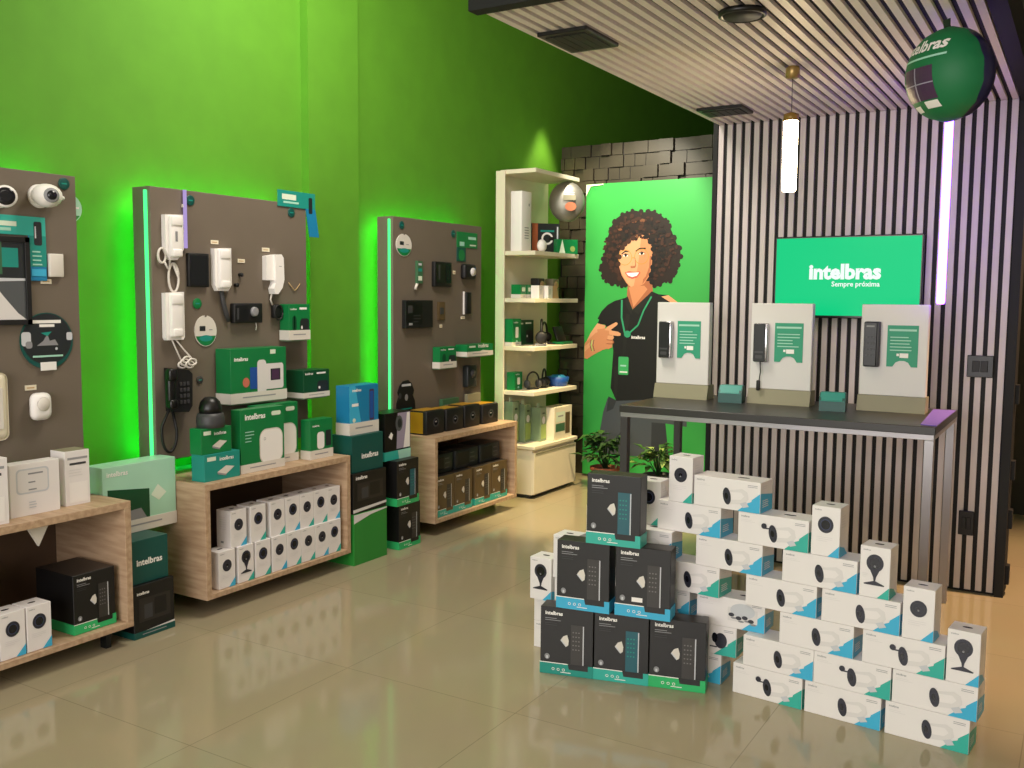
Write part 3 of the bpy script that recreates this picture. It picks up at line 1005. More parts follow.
on_board('video_intercom_box', 'box', 'widest green box with white screen intercom print on middle board', 3.615, .99, .395, .285, .11,
         brand_carton(.395, .285, .11, 'box_green', 'off_white', .055, None, 0, a_video), GG)
on_board('sensor_box', 'box', 'dark green box with camera print on middle board near its edge', 4.03, .98, .21, .155, .13,
         brand_carton(.21, .155, .13, 'box_green_dark', 'off_white', .03, None, 0, a_pair), GG)
on_board('lock_kit_box', 'box', 'green box with white foot high on middle board under the hook handset', 3.962, 1.305, .165, .2, .07,
         brand_carton(.165, .2, .07, 'box_green', 'off_white', .055, None, 0, a_pair), GG)
on_board('chime_box', 'box', 'small green box with white foot on farthest board', 5.425, 1.06, .2, .148, .06,
         brand_carton(.2, .148, .06, 'box_green', 'off_white', .045, None, 0, a_pair), GG)
on_board('chime_box', 'box', 'flat wide green box with white foot on farthest board end', 5.77, 1.13, .34, .085, .1,
         brand_carton(.34, .085, .1, 'box_green', 'off_white', .035, None, 0, a_switch), GG)

# dome camera resting on the small green boxes
b, g = MB(), MB()
b.lathe([(.066, 0), (.068, .02), (.067, .05), (.06, .07)], 'dark_grey')
g.lathe([(.054, .07), (.055, .095), (.047, .125), (.028, .145), (.001, .15)], 'gloss_black')
thing('dome_camera', 'dark dome camera resting on the small dark green box', 'camera', (-3.66, 3.2, CT + .2582), 0, [('housing', b), ('dome', g)])

# ------------------------------------------------------------------ things hung on the boards


def W(name, cat, label, yc, z, parts, group=None, x=PX):
    return thing(name, label, cat, (x + .0008, yc, z), R90, parts, group)


def W1(name, cat, label, yc, z, mb_, group=None, x=PX):
    return single(name, label, cat, (x + .0008, yc, z), R90, mb_, group)


def sticker(r, col):
    m = MB().lathe([(r, 0), (r, .004), (r * .92, .005), (.001, .005)], col, Matrix.Rotation(R90, 4, 'X'), 20)
    f = m.face((0, -.005, 0), (1, 0, 0), (0, 0, 1), (0, -1, 0))
    f.rect(-r * .5, -r * .1, r * .5, r * .12, 'teal_mid')
    return m


GD = 'round dark green badges on the boards'
for yc, zc, lab in ((2.597, 2.03, 'round dark green badge at top corner of the nearest board'), (3.282, 2.02, 'round dark green badge at middle board top beside violet reflection'),
                    (3.985, 2.015, 'round dark green badge under the teal corner sign of middle board'), (4.99, 2.015, 'round dark badge at farthest board top above white oval card'),
                    (5.58, 1.995, 'round dark badge at farthest board top near the green corner sign')):
    W1('round_badge', 'badge', lab, yc, zc, sticker(.026, 'teal_dark'), GD)
W1('round_badge', 'badge', 'round green badge below the flat black tablet on middle board', 3.311, 1.508, sticker(.027, 'box_green'), GD)
W1('round_badge', 'badge', 'tiny dark badge beside the black desk phone', 3.317, 1.12, sticker(.02, 'dark_grey'), GD)


def label_tag(w, h):
    m = MB().box(-w / 2, -.003, -h / 2, w / 2, 0, h / 2, 'cream', .0006)
    m.face((-w / 2, -.003, -h / 2), (1, 0, 0), (0, 0, 1), (0, -1, 0)).rect(w * .15, h * .35, w * .8, h * .6, 'tan')
    return m


GT = 'small cream label tags on the boards'
for yc, zc, w, h, lab in ((3.432, 1.822, .05, .02, 'small cream tag above the wide white handset'), (3.61, 1.733, .05, .02, 'small cream tag alone in the middle of board'),
                          (3.787, 1.80, .055, .021, 'small cream tag above the hook-shaped white handset'), (2.498, 1.604, .05, .02, 'small cream tag under the teal sign column'),
                          (2.41, 1.15, .052, .022, 'small cream tag above the white egg sensor'), (5.59, 1.725, .03, .026, 'small pale tag next to the tall black monitor'),
                          (5.43, 1.35, .03, .022, 'small pale tag under the brown switch plate'), (5.27, 1.50, .03, .022, 'small pale tag at the wide black recorder top'),
                          (5.70, 1.405, .05, .02, 'small pale tag under the slim black reader')):
    W1('label_tag', 'tag', lab, yc, zc, label_tag(w, h), GT)

# nearest board ---------------------------------------------------------------


def camera_parts(body_r, length, tilt, yaw):
    rot = Matrix.Rotation(yaw, 4, 'Z') @ Matrix.Rotation(R90 + tilt, 4, 'X')
    base = MB().lathe([(.045, 0), (.045, .012), (.03, .02), (.014, .024)], 'white', Matrix.Rotation(R90, 4, 'X'))
    body = MB()
    t = Matrix.Translation((0, -.05, 0)) @ rot
    body.lathe([(body_r * .75, -.03), (body_r, -.01), (body_r, length * .7), (body_r * .92, length)], 'white', t)
    body.tube([(0, -.02, 0), (0, -.05, 0)], .014, 'white')
    lens = MB().lathe([(body_r * .8, length), (body_r * .78, length + .004), (body_r * .4, length + .006), (.001, length + .004)], 'lens_core', t)
    return [('mount', base), ('housing', body), ('lens', lens)]


W('bullet_camera', 'camera', 'white camera with big black face at the picture edge on nearest board', 2.30, 1.945, camera_parts(.045, .055, .05, -.5))
base = MB().lathe([(.05, 0), (.05, .012), (.03, .02)], 'white', Matrix.Rotation(R90, 4, 'X'))
body = MB().ball((0, -.06, 0), .058, 'white', 20, (1.08, 1.0, .86)).tube([(.03, -.04, 0), (.09, -.04, -.002)], [.012, .009], 'white')
lens = MB().lathe([(.03, 0), (.031, .006), (.026, .01), (.001, .012)], 'mid_grey', Matrix.Translation((-.012, -.108, -.002)) @ Matrix.Rotation(-.3, 4, 'Z') @ Matrix.Rotation(R90, 4, 'X'))
pup = MB().lathe([(.02, 0), (.018, .004), (.001, .005)], 'lens_core', Matrix.Translation((-.0155, -.1195, -.002)) @ Matrix.Rotation(-.3, 4, 'Z') @ Matrix.Rotation(R90, 4, 'X'))
W('turret_camera', 'camera', 'egg-shaped white camera with single dark lens on nearest board', 2.478, 1.965, [('mount', base), ('housing', body), ('lens', lens, [('pupil', pup)])])

m = MB().box(-.30, -.008, .19, .055, 0, .27, 'teal', .001).box(-.022, -.008, 0, .055, 0, .1901, 'deep_blue', .001)
f = m.face((0, -.008, 0), (1, 0, 0), (0, 0, 1), (0, -1, 0))
f.rect(-.022, .06, .055, .19, 'teal_mid').rect(-.28, .225, -.075, .245, 'mint_pale').rect(-.28, .205, -.1, .218, 'card_light')
f.rrect(.0, .15, .036, .25, .008, 'photo_dark').rect(.004, .18, .01, .23, 'pale_grey').rect(-.015, .02, .05, .05, 'blue').lines(-.01, .12, .05, 4, .018, .006, 'card_light', 3)
W1('corner_sign', 'sign', 'teal L-shaped sign framing the black picture on nearest board', 2.445, 1.606, m, 'teal L-shaped corner signs')
fr = MB()
for a in ((-.22, 0, .22, .022), (-.22, .345, .22, .367), (-.22, 0, -.198, .367), (.198, 0, .22, .367)):
    fr.box(a[0], -.022, a[1], a[2], 0, a[3], 'black', .001)
pc = MB().box(-.2, -.014, .02, .2, -.004, .348, 'photo_grey')
f = pc.face((-.2, -.014, .02), (1, 0, 0), (0, 0, 1), (0, -1, 0))
f.rect(0, .175, .4, .328, 'photo_dark').rect(.2, .19, .3, .328, 'photo_green').rect(.3, .22, .37, .3, 'teal_mid').poly([(0, .175), (.4, .175), (.4, .165), (0, .15)], 'pale_grey')
f.poly([(.24, 0), (.4, 0), (.36, .03), (.3, .1), (.27, .14), (.25, .13)], 'soft_grey').rect(.22, .1, .25, .16, 'pale_grey').poly([(0, .0), (.12, .0), (.2, .15), (.05, .15)], 'dark_grey')
W('framed_picture', 'picture', 'black-framed grey scene picture below the teal sign', 2.198, 1.42, [('frame', fr), ('picture', pc)])
m = MB().box(-.033, -.02, 0, .033, 0, .1, 'off_white', .004, 2)
W1('wall_sensor', 'sensor', 'small square white block beside the teal sign column', 2.54, 1.624, m)

m = MB().lathe([(.122, 0), (.122, .006), (.001, .006)], 'teal_dark', Matrix.Rotation(R90, 4, 'X'), 36, False)
f = m.face((0, -.006, 0), (1, 0, 0), (0, 0, 1), (0, -1, 0))
f.disc(0, .008, .115, .11, 'photo_dark', 32)
f.rect(-.066, .076, .066, .09, 'card_text').rect(-.035, .06, .035, .072, 'card_text').rrect(-.118, -.02, -.075, .04, .012, 'pale_grey').rrect(-.1, -.03, -.07, .0, .01, 'mid_grey')
f.rrect(.09, .0, .118, .035, .008, 'pale_grey').poly([(-.05, -.02), (.05, -.02), (.035, .005), (.01, .0), (0, .03), (-.02, .0)], 'mid_grey').poly([(-.03, .035), (.02, .04), (0, .02)], 'teal_mid')
f.rect(-.07, -.07, .07, -.062, 'card_light').disc(.04, -.035, .006, .006, 'pale_grey')
t = MB().box(-.036, -.012, -.128, .036, -.0066, -.092, 'white', .001)
W('round_sign', 'sign', 'round black sign with drone-like picture and white price tag', 2.491, 1.348, [('disc', m), ('price_tag', t)])
b = MB().box(-.048, -.05, 0, .048, 0, .118, 'white', .03, 4)
l = MB().lathe([(.03, 0), (.026, .006), (.001, .008)], 'off_white', Matrix.Translation((0, -.05, .07)) @ Matrix.Rotation(R90, 4, 'X'))
W('motion_sensor', 'sensor', 'white egg-like motion sensor low on the nearest board', 2.436, 1.01, [('housing', b), ('lens', l)])
b = MB().box(-.12, -.04, 0, .03, 0, .283, 'cream', .03, 4)
l = MB().box(-.09, -.044, .05, .0, -.04, .22, 'off_white', .001)
W('alarm_siren', 'siren', 'cream rounded device cut by the picture edge on nearest board', 2.262, .942, [('housing', b), ('cover', l)])
m = MB().prism([(0, 0, -.06)] + [(.055 * math.cos(math.radians(a)), 0, .06 * math.sin(math.radians(a))) for a in range(-75, 76, 15)] + [(0, 0, .06)], (0, -.004, 0), 'mint')
f = m.face((0, -.004, 0), (1, 0, 0), (0, 0, 1), (0, -1, 0))
f.poly([(.002, -.03), (.044, -.03), (.025, -.05), (.002, -.056)], 'stack_green').rect(.004, .0, .04, .008, 'white')
W1('shelf_talker', 'sign', 'half-round mint tag sticking out past the nearest board edge', 2.652, 1.93, m, None, PX - .04)

# middle board ----------------------------------------------------------------
t = MB().tube([(0, -.012, 0), (0, -.012, .285)], .009, 'reflected_violet', 10)
c = MB().box(-.011, -.012, .08, .011, 0, .095, 'off_white').box(-.011, -.012, .2, .011, 0, .215, 'off_white')
W('reflection_bar', 'reflection', 'slim violet reflection built as a glowing bar beside the topmost white handset', 3.24, 1.782, [('tube', t), ('clip', c)])  # violet reflection on the board, added as a glowing tube


def coil(pts, r=.004):
    return MB().tube(pts, r, 'off_white', 6)


def loop_pts(cx, cz, rx, rz_, y=-.012, n=18, a0=0, a1=360):
    return [(cx + rx * math.cos(math.radians(a0 + (a1 - a0) * i / n)), y, cz + rz_ * math.sin(math.radians(a0 + (a1 - a0) * i / n))) for i in range(n + 1)]


def handset_parts(w, h, mark, chamfer, cord):
    b = MB().prism([(-w / 2, 0, chamfer), (-w / 2 + chamfer * .6, 0, 0), (w / 2 - chamfer * .8, 0, 0), (w / 2, 0, chamfer * 1.1), (w / 2, 0, h), (-w / 2, 0, h - .006)], (0, -.028, 0), 'white')
    hs = MB().box(-w * .34, -.048, h * .06, w * .34, -.022, h * .97, 'white', .012, 3)
    hs.box(-w * .3, -.054, h * .74, w * .3, -.04, h * .95, 'white', .006, 2).box(-w * .26, -.053, h * .07, w * .26, -.04, h * .24, 'white', .006, 2)
    if mark:
        hs.face((0, -.0485, 0), (1, 0, 0), (0, 0, 1), (0, -1, 0)).rect(-.012, h * .4, .002, h * .62, 'mid_grey')
    return [('cradle', b), ('handset', hs)] + ([('cord', cord)] if cord else [])


cord = coil(loop_pts(0, -.085, .03, .07, -.014) + [(.0, -.014, -.02)], .006).tube(loop_pts(-.065, .02, .022, .035, -.012), .006, 'off_white', 6)
cord.tube([(-.05, -.012, -.01), (-.03, -.014, -.05), (-.018, -.014, .0)], .006, 'off_white', 6)
W('intercom_handset', 'intercom', 'topmost white handset with chamfered foot and looped cord', 3.16, 1.72, handset_parts(.108, .223, True, .05, cord), 'white intercom handsets on the middle board')
cord = coil([(-.012, -.012, .005), (.02, -.012, -.06), (.05, -.014, -.12)], .004).tube([(.01, -.012, .005), (.06, -.012, -.05), (.1, -.014, -.09), (.11, -.014, -.13)], .004, 'off_white', 6)
for k in range(5):
    cord.tube(loop_pts(.045 + .012 * k, -.125 + .012 * (k % 3), .025, .016, -.018 - .004 * k), .005, 'off_white', 6)
W('intercom_handset', 'intercom', 'white handset above the black desk phone with knotted cord', 3.153, 1.33, handset_parts(.112, .236, False, .012, cord), 'white intercom handsets on the middle board')
st = MB().tube([(.0, -.01, .01), (.01, -.012, -.06), (.03, -.012, -.12), (.045, -.012, -.158)], [.012, .013, .013, .01], 'dark_grey', 8)
W('intercom_handset', 'intercom', 'wide white handset next to the flat black tablet with dark strap', 3.462, 1.573,
  handset_parts(.112, .222, False, .03, None) + [('strap', st)], 'white intercom handsets on the middle board')
# hook-shaped handset
b = MB().prism([(-.062, 0, .075), (-.06, 0, .205), (0, 0, .215), (0, 0, .075)], (0, -.03, 0), 'white')
hs = MB().prism([(-.004, 0, .215), (-.004, 0, .06), (-.02, 0, .03), (-.012, 0, .0), (.012, 0, .0), (.045, 0, .035), (.06, 0, .08), (.056, 0, .2), (.04, 0, .218)], (0, -.045, 0), 'white')
hs.face((0, -.045, 0), (1, 0, 0), (0, 0, 1), (0, -1, 0)).rect(.02, .15, .04, .153, 'print_grey')
cd = coil([(-.005, -.012, .005), (-.015, -.012, -.03), (0, -.012, -.06)], .005)
W('intercom_handset', 'intercom', 'hook-shaped white handset above the small green box', 3.822, 1.56, [('cradle', b), ('handset', hs), ('cord', cd)], 'white intercom handsets on the middle board')
b = MB().box(-.068, -.022, 0, .06, 0, .168, 'black', .004, 2)
b.face((-.068, -.0225, 0), (1, 0, 0), (0, 0, 1), (0, -1, 0)).rect(.008, .012, .12, .156, 'gloss_black')
W1('wall_tablet', 'tablet', 'flat black tablet between two white handsets', 3.316, 1.592, b)
b = MB().box(-.1, -.035, 0, .1, 0, .105, 'black', .006, 2)
b.face((-.1, -.0355, 0), (1, 0, 0), (0, 0, 1), (0, -1, 0)).rect(.01, .012, .1, .092, 'gloss_black').rect(.016, .02, .03, .08, 'dark_grey')
l = MB().lathe([(.026, 0), (.024, .012), (.018, .014), (.001, .012)], 'mid_grey', Matrix.Translation((.035, -.036, .06)) @ Matrix.Rotation(R90, 4, 'X'))
cd = MB().tube([(.07, -.01, .01), (.075, -.012, -.02), (.07, -.012, -.04)], .003, 'off_white', 6)
W('door_station', 'intercom', 'wide black door station with round lens on middle board', 3.626, 1.405, [('housing', b), ('lens', l), ('wire', cd)])
b = MB().box(-.028, -.03, 0, .026, 0, .075, 'black', .008, 2).tube(loop_pts(0, .03, .03, .04, -.034), .005, 'black', 6)
W1('black_keyfob', 'device', 'small black hanging device beside the green box with white foot', 3.845, 1.428, b)
m = MB().tube([(-.045, -.004, .045), (-.02, -.006, .02), (0, -.006, 0), (.02, -.006, .015), (.045, -.004, .04)], .0025, 'tan', 5)
W1('loose_wire', 'wire', 'thin loose wire above the small green box on middle board', 4.0, 1.58, m)
for yc, zc, lab in ((3.597, 1.66, 'tiny black peg below the lone cream tag'), (3.565, 1.605, 'tiny black peg nearest the wide white handset strap')):
    W1('wall_peg', 'peg', lab, yc, zc, MB().lathe([(.01, 0), (.008, .014), (.012, .018), (.001, .02)], 'black', Matrix.Rotation(R90, 4, 'X'), 10), 'black pegs on the middle board')


def oval_card(w, h):
    n = 28
    pts = [(w / 2 * math.cos(2 * math.pi * i / n), 0, h / 2 + h / 2 * math.sin(2 * math.pi * i / n)) for i in range(n)]
    m = MB().prism(pts, (0, -.005, 0), 'off_white')
    f = m.face((0, -.005, 0), (1, 0, 0), (0, 0, 1), (0, -1, 0))
    lo = [(w / 2 * .96 * math.cos(t), h / 2 + h / 2 * .96 * math.sin(t)) for t in [math.radians(200 + 140 * i / 12) for i in range(13)]]
    f.poly(lo, 'box_green').disc(0, h * .26, w * .3, h * .1, 'teal_mid').rect(-w * .28, h * .5, -w * .02, h * .66, 'photo_dark').rect(.02, h * .52, w * .3, h * .55, 'print_grey')
    f.disc(0, h * .985, w * .05, h * .04, 'panel_grey', 10)
    return m


W1('oval_card', 'card', 'white and green oval card on middle board above the widest green box', 3.36, 1.29, oval_card(.142, .158), 'white and green oval cards')
W1('oval_card', 'card', 'white and green oval card at the top of farthest board', 5.01, 1.815, oval_card(.165, .145), 'white and green oval cards')
# black desk phone
b = MB().prism([(-.045, 0, .01), (.055, 0, 0), (.078, 0, .03), (.082, 0, .19), (.06, 0, .21), (-.05, 0, .225)], (0, -.05, 0), 'black')
hs = MB().box(-.088, -.085, .03, -.042, -.045, .225, 'gloss_black', .014, 3).box(-.09, -.095, .165, -.04, -.06, .225, 'gloss_black', .01, 2).box(-.088, -.095, .03, -.042, -.06, .075, 'gloss_black', .01, 2)
kp = MB()
for i in range(4):
    for j in range(3):
        kp.box(.0 + .022 * j, -.056, .045 + .03 * i, .014 + .022 * j, -.05, .063 + .03 * i, 'dark_grey', .001)
cd = MB().tube([(-.07, -.06, .03)] + loop_pts(-.05, -.09, .045, .1, -.03, 14, 160, 360) + [(-.02, -.02, .01)], .007, 'black', 8)
W('desk_phone', 'phone', 'black phone with keypad and hanging cord on middle board', 3.15, .97, [('base_unit', b), ('handset', hs), ('keypad', kp), ('cord', cd)])
m = MB().box(-.22, -.006, .155, .075, .0, .245, 'teal_mid', .001).prism([(.0, 0, .156), (.03, 0, 0), (.105, 0, 0), (.075, 0, .156)], (0, -.006, 0), 'deep_blue')
f = m.face((0, -.006, 0), (1, 0, 0), (0, 0, 1), (0, -1, 0))
f.rect(-.19, .195, -.08, .225, 'mint_pale').rrect(.02, .13, .05, .22, .008, 'photo_dark').rect(-.18, .175, -.06, .186, 'card_light')
W1('corner_sign', 'sign', 'teal L-shaped sign on the top corner of middle board', 4.10, 1.89, m, 'teal L-shaped corner signs')

# farthest board --------------------------------------------------------------
m = MB().box(-.14, -.006, .1, .12, 0, .21, 'box_green', .001).box(-.14, -.006, 0, -.03, 0, .1001, 'teal_dark', .001)
f = m.face((0, -.006, 0), (1, 0, 0), (0, 0, 1), (0, -1, 0))
f.rect(.0, .16, .1, .18, 'card_light').rect(-.11, .11, -.05, .14, 'card_light').rect(.02, .115, .1, .125, 'mint_pale').disc(-.085, .045, .04, .04, 'box_green')
W1('corner_sign', 'sign', 'green L-shaped sign on the top corner of farthest board', 5.76, 1.805, m, 'teal L-shaped corner signs')
b = MB().box(-.1, -.03, 0, .1, 0, .172, 'black', .004, 2)
b.face((-.1, -.0305, 0), (1, 0, 0), (0, 0, 1), (0, -1, 0)).rect(.012, .03, .12, .16, 'gloss_black').rect(.04, .05, .06, .15, 'dark_grey').rect(.13, .03, .19, .16, 'lens_core')
W1('wall_monitor', 'monitor', 'tall black monitor unit in the middle of farthest board', 5.42, 1.621, b)
b = MB().box(-.075, -.05, 0, .075, 0, .11, 'black', .02, 3)
l = MB().lathe([(.03, 0), (.028, .01), (.001, .012)], 'soft_grey', Matrix.Translation((.02, -.05, .055)) @ Matrix.Rotation(R90, 4, 'X')).box(.035, -.054, .03, .055, -.049, .085, 'royal')
W('wall_camera', 'camera', 'rounded black camera below the green corner sign', 5.735, 1.678, [('housing', b), ('lens', l)])
b = MB().box(-.03, -.025, 0, .034, 0, .155, 'black', .004, 2).box(-.045, -.012, -.005, -.03, 0, .16, 'soft_grey', .002)
W1('card_reader', 'reader', 'slim black reader with pale edge on farthest board', 5.745, 1.432, b)
b = MB().box(-.15, -.035, 0, .15, 0, .185, 'black', .003)
b.face((-.15, -.035, 0), (1, 0, 0), (0, 0, 1), (0, -1, 0)).rect(.0, .03, .18, .17, 'gloss_black').rect(.02, .1, .07, .15, 'dark_grey').rect(.03, .02, .07, .035, 'print_grey').lines(.08, .08, .08, 3, .02, .005, 'dark_grey', 2)
W1('alarm_panel_unit', 'alarm unit', 'wide black recorder-like unit on farthest board', 5.14, 1.344, b)
b = MB().box(-.04, -.012, 0, .04, 0, .125, 'brown_box', .002)
b.box(-.02, -.016, .04, .02, -.011, .085, 'dark_grey', .001)
W1('switch_plate', 'switch', 'brown switch plate beside the wide black unit on farthest board', 5.425, 1.393, b)
b = MB().box(-.03, -.02, .03, .03, 0, .18, 'photo_green', .002)
b.face((-.03, -.0205, .03), (1, 0, 0), (0, 0, 1), (0, -1, 0)).rect(.008, .02, .05, .05, 'mint_pale').rect(.008, .08, .05, .1, 'teal_mid').rect(.01, .12, .045, .135, 'pale_grey')
b.tube([(-.02, -.01, .03), (-.035, -.012, .01), (-.04, -.01, -.01)], .01, 'off_white', 6)
W1('hanging_chip_card', 'card', 'small green chip card hanging by a white clip on farthest board', 5.165, 1.61, b)
pts = [(-.105, 0, 0), (-.1, 0, .06), (-.075, 0, .1), (-.09, 0, .13), (-.07, 0, .17), (-.03, 0, .2), (.02, 0, .205), (.06, 0, .18), (.085, 0, .13), (.07, 0, .1), (.095, 0, .06), (.1, 0, 0)]
m = MB().prism(pts, (0, -.006, 0), 'black')
f = m.face((0, -.006, 0), (1, 0, 0), (0, 0, 1), (0, -1, 0))
f.rect(-.05, .165, .05, .18, 'pale_grey').disc(0, .09, .018, .022, 'mid_grey').rect(-.06, .01, .06, .018, 'teal_mid').disc(-.07, .105, .016, .02, 'dark_grey')
W1('shaped_sign', 'sign', 'black bell-shaped sign low on the farthest board', 5.03, .795, m)
b = MB().box(-.06, -.05, 0, .06, 0, .16, 'photo_dark', .01, 2).lathe([(.03, 0), (.028, .01), (.001, .012)], 'dark_grey', Matrix.Translation((0, -.05, .1)) @ Matrix.Rotation(R90, 4, 'X'))
W1('wall_siren', 'siren', 'dark device low on farthest board below flat green box', 5.76, .9, b)

# ------------------------------------------------------------------ farthest cabinet: goods on top and inside
GA = 'black and yellow camera boxes on the farthest cabinet'


def action_box(w, h, d):
    b = MB().box(-w / 2, -d / 2, 0, w / 2, d / 2, h, 'black', .008, 2)
    b.box(-w / 2 - .001, -d / 2 + .03, .01, -w / 2 + .01, d / 2 - .01, h - .01, 'yellow_film').box(-w / 2 + .01, -d / 2 + .03, h - .01, w / 2 - .01, d / 2 - .01, h + .001, 'yellow_film')
    f = b.front(w, d)
    f.disc(w * .52, h * .5, .035, .032, 'dark_grey').disc(w * .52, h * .5, .02, .02, 'lens_core').rect(w * .46, h * .5, w * .56, h * .56, 'mid_grey')
    return [('carton', b)]


for yc, w, h, lab in ((5.08, .2, .158, 'black and yellow box at the near end of farthest cabinet top'), (5.305, .2, .15, 'second black and yellow box on farthest cabinet top'),
                      (5.52, .19, .155, 'third black and yellow box on farthest cabinet top'), (5.755, .21, .14, 'black box with white dot at the far end of cabinet top')):
    wallbox('action_camera_box', 'box', lab, -3.66, yc, CT, w, h, .15, action_box(w, h, .15), GA)


def a_plain(f, w, h):
    f.rect(.1 * w, .2 * h, .9 * w, .8 * h, 'olive_base').rect(.2 * w, .45 * h, .8 * w, .55 * h, 'photo_dark')


wallbox('grey_box', 'box', 'flat olive box behind the third black and yellow box', -3.83, 5.5, CT, .2, .19, .03, brand_carton(.2, .19, .03, 'photo_green', None, 0, None, 0, a_plain))
wallbox('grey_box', 'box', 'upright olive box behind the black box with white dot', -3.83, 5.8, CT, .17, .2, .03, brand_carton(.17, .2, .03, 'olive_base', None, 0, None, 0, a_plain))
GB = 'brown lock boxes in the farthest cabinet'
for yc, lab in ((5.085, 'brown lock box at the near end inside farthest cabinet'), (5.30, 'second brown lock box inside farthest cabinet'),
                (5.545, 'third brown lock box inside farthest cabinet'), (5.76, 'brown lock box at the far end inside farthest cabinet')):
    place((lock_carton, 'teal', False, False, .94, 'brown_box'), 'lock_box', 'box', lab, (-3.66, yc, CB), R90, GB)


def dark_device(w, h, d):
    b = MB().box(-w / 2, -d / 2, 0, w / 2, d / 2, h, 'photo_dark', .004, 2)
    f = b.front(w, d)
    f.rect(.1 * w, .2 * h, .6 * w, .85 * h, 'black').lines(.65 * w, .7 * h, .25 * w, 3, .03, .008, 'photo_grey', 3)
    return [('carton', b)]


for yc, w, lab in ((5.12, .26, 'dark flat box on the brown boxes at cabinet near end'), (5.42, .28, 'dark flat box on the middle brown boxes'), (5.72, .26, 'dark flat box on the brown boxes at cabinet far end')):
    wallbox('recorder_box', 'box', lab, -3.64, yc, CB + .2685, w, .13, .2, dark_device(w, .13, .2), 'dark flat boxes on the brown boxes')

# ------------------------------------------------------------------ white shelf unit by the back corner
SHX, SY0, SY1 = -3.61, 6.29, 7.0
yc = (SY0 + SY1) / 2
L_ = SY1 - SY0
D_ = .345
P = [('back_panel', MB().box(-L_ / 2, D_ - .0295, .4125, L_ / 2 + .05, D_, 2.515, 'cream', .002)),
     ('side_edge', MB().box(-L_ / 2 - .016, D_ - .08, .4125, -L_ / 2 - .001, D_, 2.515, 'cream', .002))]
LEV = [.80, 1.145, 1.515, 1.875, 2.49]
for zz in LEV:
    P.append(('shelf', MB().box(-L_ / 2, 0, zz, L_ / 2, D_ - .03, zz + .032, 'cream', .002)))
body = MB().box(-L_ / 2 + .005, .012, .03, L_ / 2 - .005, D_, .385, 'cream', .002).box(-L_ / 2 + .03, .04, 0, L_ / 2 - .03, D_ - .04, .03, 'dark_grey')
P += [('base_cabinet', body), ('worktop', MB().box(-L_ / 2 - .005, -.012, .385, L_ / 2 + .005, D_, .412, 'cream', .003)),
      ('door', MB().box(-L_ / 2 + .008, -.004, .035, L_ / 2 - .008, .012, .36, 'cream', .002), [('door_grip', MB().box(-L_ / 2 + .03, -.008, .345, L_ / 2 - .03, -.002, .357, 'olive_base'))])]
thing('shelf_unit', 'white open shelf unit with closed base standing by the tiled corner', 'shelf', (SHX, yc, 0), R90, P)
Z1, Z2, Z3, Z4, Z5 = [q + .0325 for q in LEV]
ZB = .4125


def SH(name, cat, label, y, z, parts, x=-3.72, rz=0.0, group=None):
    return thing(name, label, cat, (x, y, z), R90 + rz, parts, group)


# top compartment
b = MB().box(-.075, -.05, 0, .075, .05, .46, 'white', .006, 2)
f = b.face((-.075, -.0502, 0), (1, 0, 0), (0, 0, 1), (0, -1, 0))
f.disc(.11, .36, .008, .012, 'print_grey')
g = MB()
for k in range(5):
    g.box(-.03, -.052, .1 + .02 * k, .03, -.0495, .106 + .02 * k, 'mid_grey')
SH('power_unit', 'device', 'tall white tower unit with vent slots on the upper shelf', 6.43, Z4, [('housing', b), ('vent', g)], -3.82)
SH('small_sensor', 'sensor', 'small white egg-shaped device next to the tall white tower unit', 6.55, Z4, [('housing', MB().ball((0, 0, .05), .045, 'white', 14, (1, .8, 1.1)))], -3.70)


def a_c(f, w, h):
    f.ring(.55 * w, .5 * h, .05, .016, 'white', 20).rect(.62 * w, .44 * h, .8 * w, .56 * h, 'box_black').rect(.3 * w, .72 * h, .8 * w, .78 * h, 'teal_mid').rect(.0, 0, .2 * w, h, 'rust').rect(.9 * w, .1 * h, .95 * w, .9 * h, 'pale_grey')


SH('headset_box', 'box', 'dark box with white C-shaped ring on the upper shelf', 6.79, Z4, brand_carton(.23, .24, .06, 'photo_dark', None, 0, None, 0, a_c), -3.81, -.75)


def a_wedge(f, w, h):
    f.poly([(.1 * w, 0), (.4 * w, 0), (.25 * w, h)], 'mint_pale').disc(.75 * w, .35 * h, .12 * w, .2 * h, 'leaf_pale')


SH('small_green_box', 'box', 'low green box in front of the dark box on upper shelf', 6.88, Z4, brand_carton(.2, .115, .05, 'box_green', None, 0, None, 0, a_wedge), -3.665, -.5)
# silver foil balloon-like wreath hanging under the top board
b = MB().ball((0, 0, -.165), .145, 'silver_film', 20, (1, .5, 1.12))
f = MB().lathe([(.09, -.07), (.085, -.076), (.001, -.08)], 'glass_tint', Matrix.Translation((.02, -.005, -.16)) @ Matrix.Rotation(R90, 4, 'X'), 20)
q = f.face((.02, -.086, -.16), (1, 0, 0), (0, 0, 1), (0, -1, 0))
q.rect(-.05, .0, .05, .04, 'olive_base').disc(.01, -.05, .045, .035, 'rust').lines(-.04, .055, .08, 2, .015, .006, 'pale_grey', 2)
t = MB().tube([(0, 0, 0), (0, 0, -.03)], .003, 'dark_grey', 6)
SH('foil_balloon', 'balloon', 'silver foil balloon hanging under the top board of shelf unit', 6.88, 2.489, [('balloon_body', b), ('print_disc', f), ('string', t)], -3.66, -1.08)

